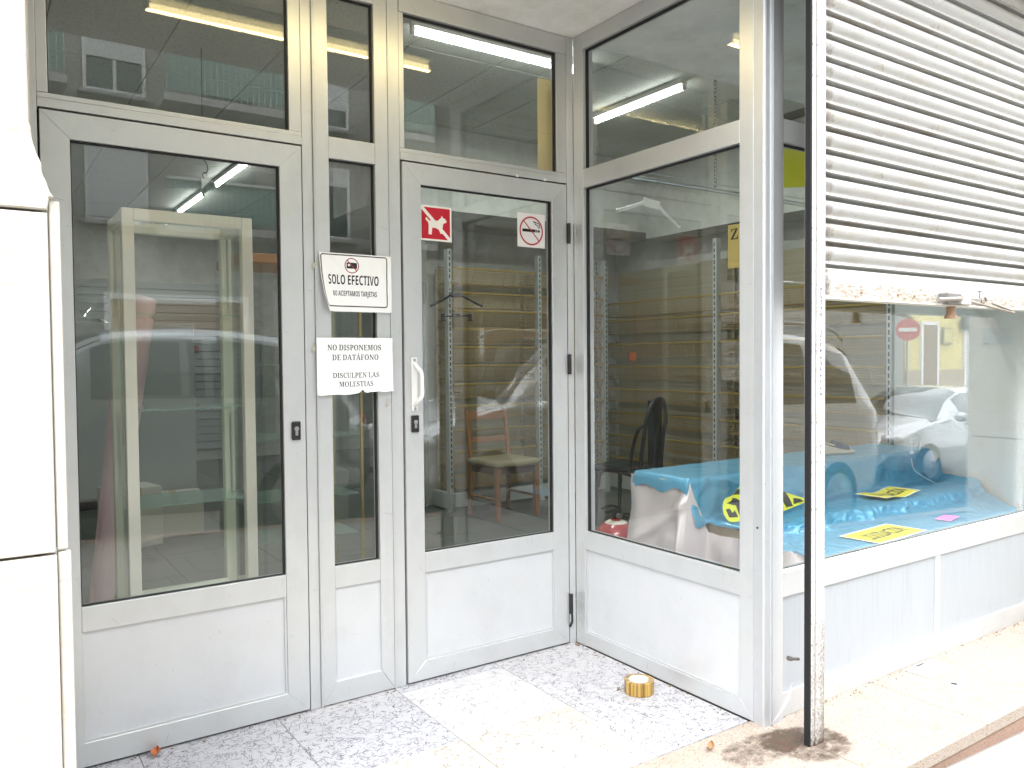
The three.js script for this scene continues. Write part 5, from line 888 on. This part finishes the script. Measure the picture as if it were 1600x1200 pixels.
// ---------------------------------------------------------------- street behind the camera: houses and signs
{
  const FZ = 15, F = { beige: std(0.34, 0.325, 0.30, { map: plasterTex, roughness: 0.9 }), pale: std(0.42, 0.415, 0.40, { map: plasterTex, roughness: 0.9 }), grey: std(0.33, 0.34, 0.33, { map: plasterTex, roughness: 0.9 }), yellow: std(0.72, 0.60, 0.22, { map: plasterTex, roughness: 0.9 }), dado: std(0.42, 0.33, 0.22, { map: plasterTex, roughness: 0.9 }) };
  const winGlass = phys(0.05, 0.07, 0.075, { roughness: 0.05 }), blindM = std(0.62, 0.63, 0.62, { roughness: 0.7 }), frameM = std(0.70, 0.70, 0.68, { roughness: 0.5 }), railGlass = std(0.14, 0.26, 0.22, { roughness: 0.35 }), railM = std(0.5, 0.52, 0.5, { roughness: 0.5 });
  function house(label, x0, x1, h, wallM, cells, dadoM) {
    const by = gy(x1) - 0.3, o = thing('house', label, 'building', [(x0 + x1) / 2, by, FZ + 2.5]); const lx = (x) => x - (x0 + x1) / 2, Y = (y) => y - by, Zf = -2.5;
    mesh('wall', bx(lx(x0), lx(x1), 0, Y(h), Zf, 2.5), wallM, o); mesh('cornice', rb(lx(x0) - 0.1, lx(x1) + 0.1, Y(h) + 0.002, Y(h) + 0.25, Zf - 0.25, 2.6, 0.02), F.pale, o);
    if (dadoM) mesh('dado', rb(lx(x0), lx(x1), 0.1, Y(dadoM[1]), Zf - 0.06, Zf - 0.002, 0.01), dadoM[0], o);
    for (const c of cells) c(o, lx, Y, Zf);
    return o;
  }
  const slatG = new Map();
  const win = (x, y, w, h, blind) => (o, lx, Y, Zf) => {
    const f = mesh('window', merge([rb(lx(x), lx(x + w), Y(y), Y(y) + 0.07, Zf - 0.05, Zf - 0.001, 0.005), rb(lx(x), lx(x + w), Y(y + h) - 0.07, Y(y + h), Zf - 0.05, Zf - 0.001, 0.005), rb(lx(x), lx(x) + 0.07, Y(y) + 0.07, Y(y + h) - 0.07, Zf - 0.05, Zf - 0.001, 0.005), rb(lx(x + w) - 0.07, lx(x + w), Y(y) + 0.07, Y(y + h) - 0.07, Zf - 0.05, Zf - 0.001, 0.005), bx(lx(x + w / 2) - 0.03, lx(x + w / 2) + 0.03, Y(y) + 0.07, Y(y + h) - 0.07, Zf - 0.045, Zf - 0.001)]), frameM, o);
    mesh('pane', bx(lx(x) + 0.07, lx(x + w) - 0.07, Y(y) + 0.07, Y(y + h) - 0.07, Zf - 0.02, Zf - 0.002), winGlass, f);
    mesh('sill', rb(lx(x) - 0.1, lx(x + w) + 0.1, Y(y) - 0.08, Y(y) - 0.002, Zf - 0.16, Zf - 0.001, 0.01), F.pale, f);
    if (blind > 0) { const n = Math.round(blind * h / 0.06), l = []; for (let k = 0; k < n; k++) l.push(rb(lx(x) + 0.072, lx(x + w) - 0.072, Y(y + h) - 0.072 - (k + 1) * 0.06, Y(y + h) - 0.076 - k * 0.06, Zf - 0.065, Zf - 0.051, 0.004)); mesh('roller_blind', merge(l), blindM, f); }
  };
  const balcony = (x, y, w) => (o, lx, Y, Zf) => {
    const s = mesh('balcony', rb(lx(x), lx(x + w), Y(y), Y(y) + 0.16, Zf - 1.05, Zf - 0.001, 0.01), F.pale, o);
    mesh('rail_panel', bx(lx(x) + 0.04, lx(x + w) - 0.04, Y(y) + 0.24, Y(y) + 1.02, Zf - 1.01, Zf - 0.99), railGlass, s);
    const l = [rb(lx(x) + 0.02, lx(x + w) - 0.02, Y(y) + 1.02, Y(y) + 1.08, Zf - 1.04, Zf - 0.97, 0.01)]; for (let k = 0; k <= w / 0.12; k++) l.push(bx(lx(x) + 0.05 + k * 0.12, lx(x) + 0.065 + k * 0.12, Y(y) + 0.16, Y(y) + 1.02, Zf - 1.035, Zf - 1.015)); mesh('railing', merge(l), railM, s);
    mesh('balcony_door', bx(lx(x + w * 0.35), lx(x + w * 0.75), Y(y) + 0.17, Y(y) + 2.15, Zf - 0.04, Zf - 0.001), winGlass, s);
  };
  const doorway = (x, y, w, h, m) => (o, lx, Y, Zf) => { const d = mesh('door', rb(lx(x), lx(x + w), Y(y), Y(y + h), Zf - 0.09, Zf - 0.062, 0.005), m, o); mesh('door_frame', merge([bx(lx(x) - 0.12, lx(x), Y(y), Y(y + h) + 0.12, Zf - 0.1, Zf - 0.001), bx(lx(x + w), lx(x + w) + 0.12, Y(y), Y(y + h) + 0.12, Zf - 0.1, Zf - 0.001), bx(lx(x), lx(x + w), Y(y + h), Y(y + h) + 0.12, Zf - 0.1, Zf - 0.001)]), frameM, d); };
  const brown = std(0.22, 0.13, 0.07, { roughness: 0.6 }), shopDark = std(0.08, 0.09, 0.09, { roughness: 0.3 });
  const flats = []; const blinds = [0.55, 0.2, 0.7, 0.4, 0.9];
  for (let k = 0; k < 6; k++) { const x = -9.1 + k * 4.4; for (let f = 0; f < 3; f++) flats.push(win(x, 4.15 + f * 2.55, 1.15, 1.65, blinds[(k * 2 + f) % 5]), balcony(x + 1.3, 3.95 + f * 2.55 - 0.05, 2.75)); flats.push(doorway(x + 0.4, -0.6, 2.6, 3.2, k % 2 ? shopDark : brown)); }
  house('beige block of flats with balconies and roller blinds across the street', -9.8, 17.0, 12.2, F.beige, flats);
  const g2 = []; for (let k = 0; k < 3; k++) for (let f = 0; f < 3; f++) g2.push(win(17.8 + k * 2.6, 3.6 + f * 2.7, 1.2, 1.5, blinds[(k + f) % 5])); g2.push(doorway(18, -0.9, 1.4, 2.6, brown));
  house('grey rendered house across the street beside the yellow house', 17.1, 25.3, 11.6, F.grey, g2);
  const g3 = [doorway(26.45, -1.2, 0.95, 3.65, brown), doorway(29.5, -1.2, 1.2, 3.5, std(0.5, 0.55, 0.52, { roughness: 0.3 }))]; for (let k = 0; k < 4; k++) for (let f = 0; f < 3; f++) g3.push(win(26.3 + k * 2.9, 3.9 + f * 2.8, 1.1, 1.6, blinds[(k + f * 2) % 5]));
  house('yellow house with a brown dado across the street', 25.4, 38, 11.8, F.yellow, g3, [F.dado, 0.8]);
  const h4 = []; for (let k = 0; k < 5; k++) for (let f = 0; f < 3; f++) h4.push(win(-24 + k * 2.8, 3.8 + f * 2.7, 1.2, 1.6, blinds[(k * 3 + f) % 5]));
  house('pale plain house across the street beyond the flats', -24.6, -9.9, 11.9, F.pale, h4);
  // illuminated red sign on the yellow house
  const led = ctex(256, 64, (g, w, h) => { g.fillStyle = '#000'; g.fillRect(0, 0, w, h); g.fillStyle = '#ff3040'; g.font = 'bold 52px monospace'; g.fillText('TEL', 100, 50); g.fillRect(30, 28, 40, 9); }, { wrap: false });
  const sg = thing('led_sign', 'small red lit letter sign on the yellow house', 'sign', [29.9, 2.30, 14.82]); mesh('case', rb(-0.85, 0.85, 0, 0.5, -0.06, 0.06, 0.01), M.black, sg);
  const em = std(0.02, 0.02, 0.02); em.emissive.setRGB(1, 1, 1); em.emissiveMap = led; em.emissiveIntensity = 1.6; const fg = new THREE.PlaneGeometry(1.6, 0.42).rotateY(Math.PI).translate(0, 0.25, -0.064); mesh('lit_face', fg, em, sg);
  const pl = thing('wall_plaque', 'square framed plaque on the yellow house', 'plaque', [28.15, 1.75, 14.92]); mesh('frame', rb(-0.35, 0.35, 0, 0.62, -0.03, 0.03, 0.01), std(0.2, 0.17, 0.08), pl); mesh('face', rb(-0.29, 0.29, 0.06, 0.56, -0.036, -0.0301, 0.002), std(0.55, 0.47, 0.16), pl);
  // no entry sign
  const ne = thing('no_entry_sign', 'round red no entry sign on a pole across the street', 'traffic sign', [16.68, gy(16.68) - 0.16 + 0.0, 9.95]);
  const hy = 1.95 - ne.position.y; mesh('pole', rod([0, 0, 0], [0, hy + 0.3, 0], 0.03, 14), M.steel, ne);
  const fa = Math.atan2(-2.28 - 16.68, -0.8 - 9.95);
  const dsc = mesh('disc', new THREE.CylinderGeometry(0.27, 0.27, 0.012, 48).rotateX(Math.PI / 2), std(0.55, 0.03, 0.04, { roughness: 0.4 }), ne, [0, hy, -0.04]); dsc.rotation.y = fa + Math.PI; dsc.position.set(-0.03, hy, -0.03);
  mesh('bar', rb(-0.20, 0.20, -0.045, 0.045, -0.009, 0.009, 0.002), std(0.8, 0.8, 0.78), dsc);
}
renderer.render(scene, camera);
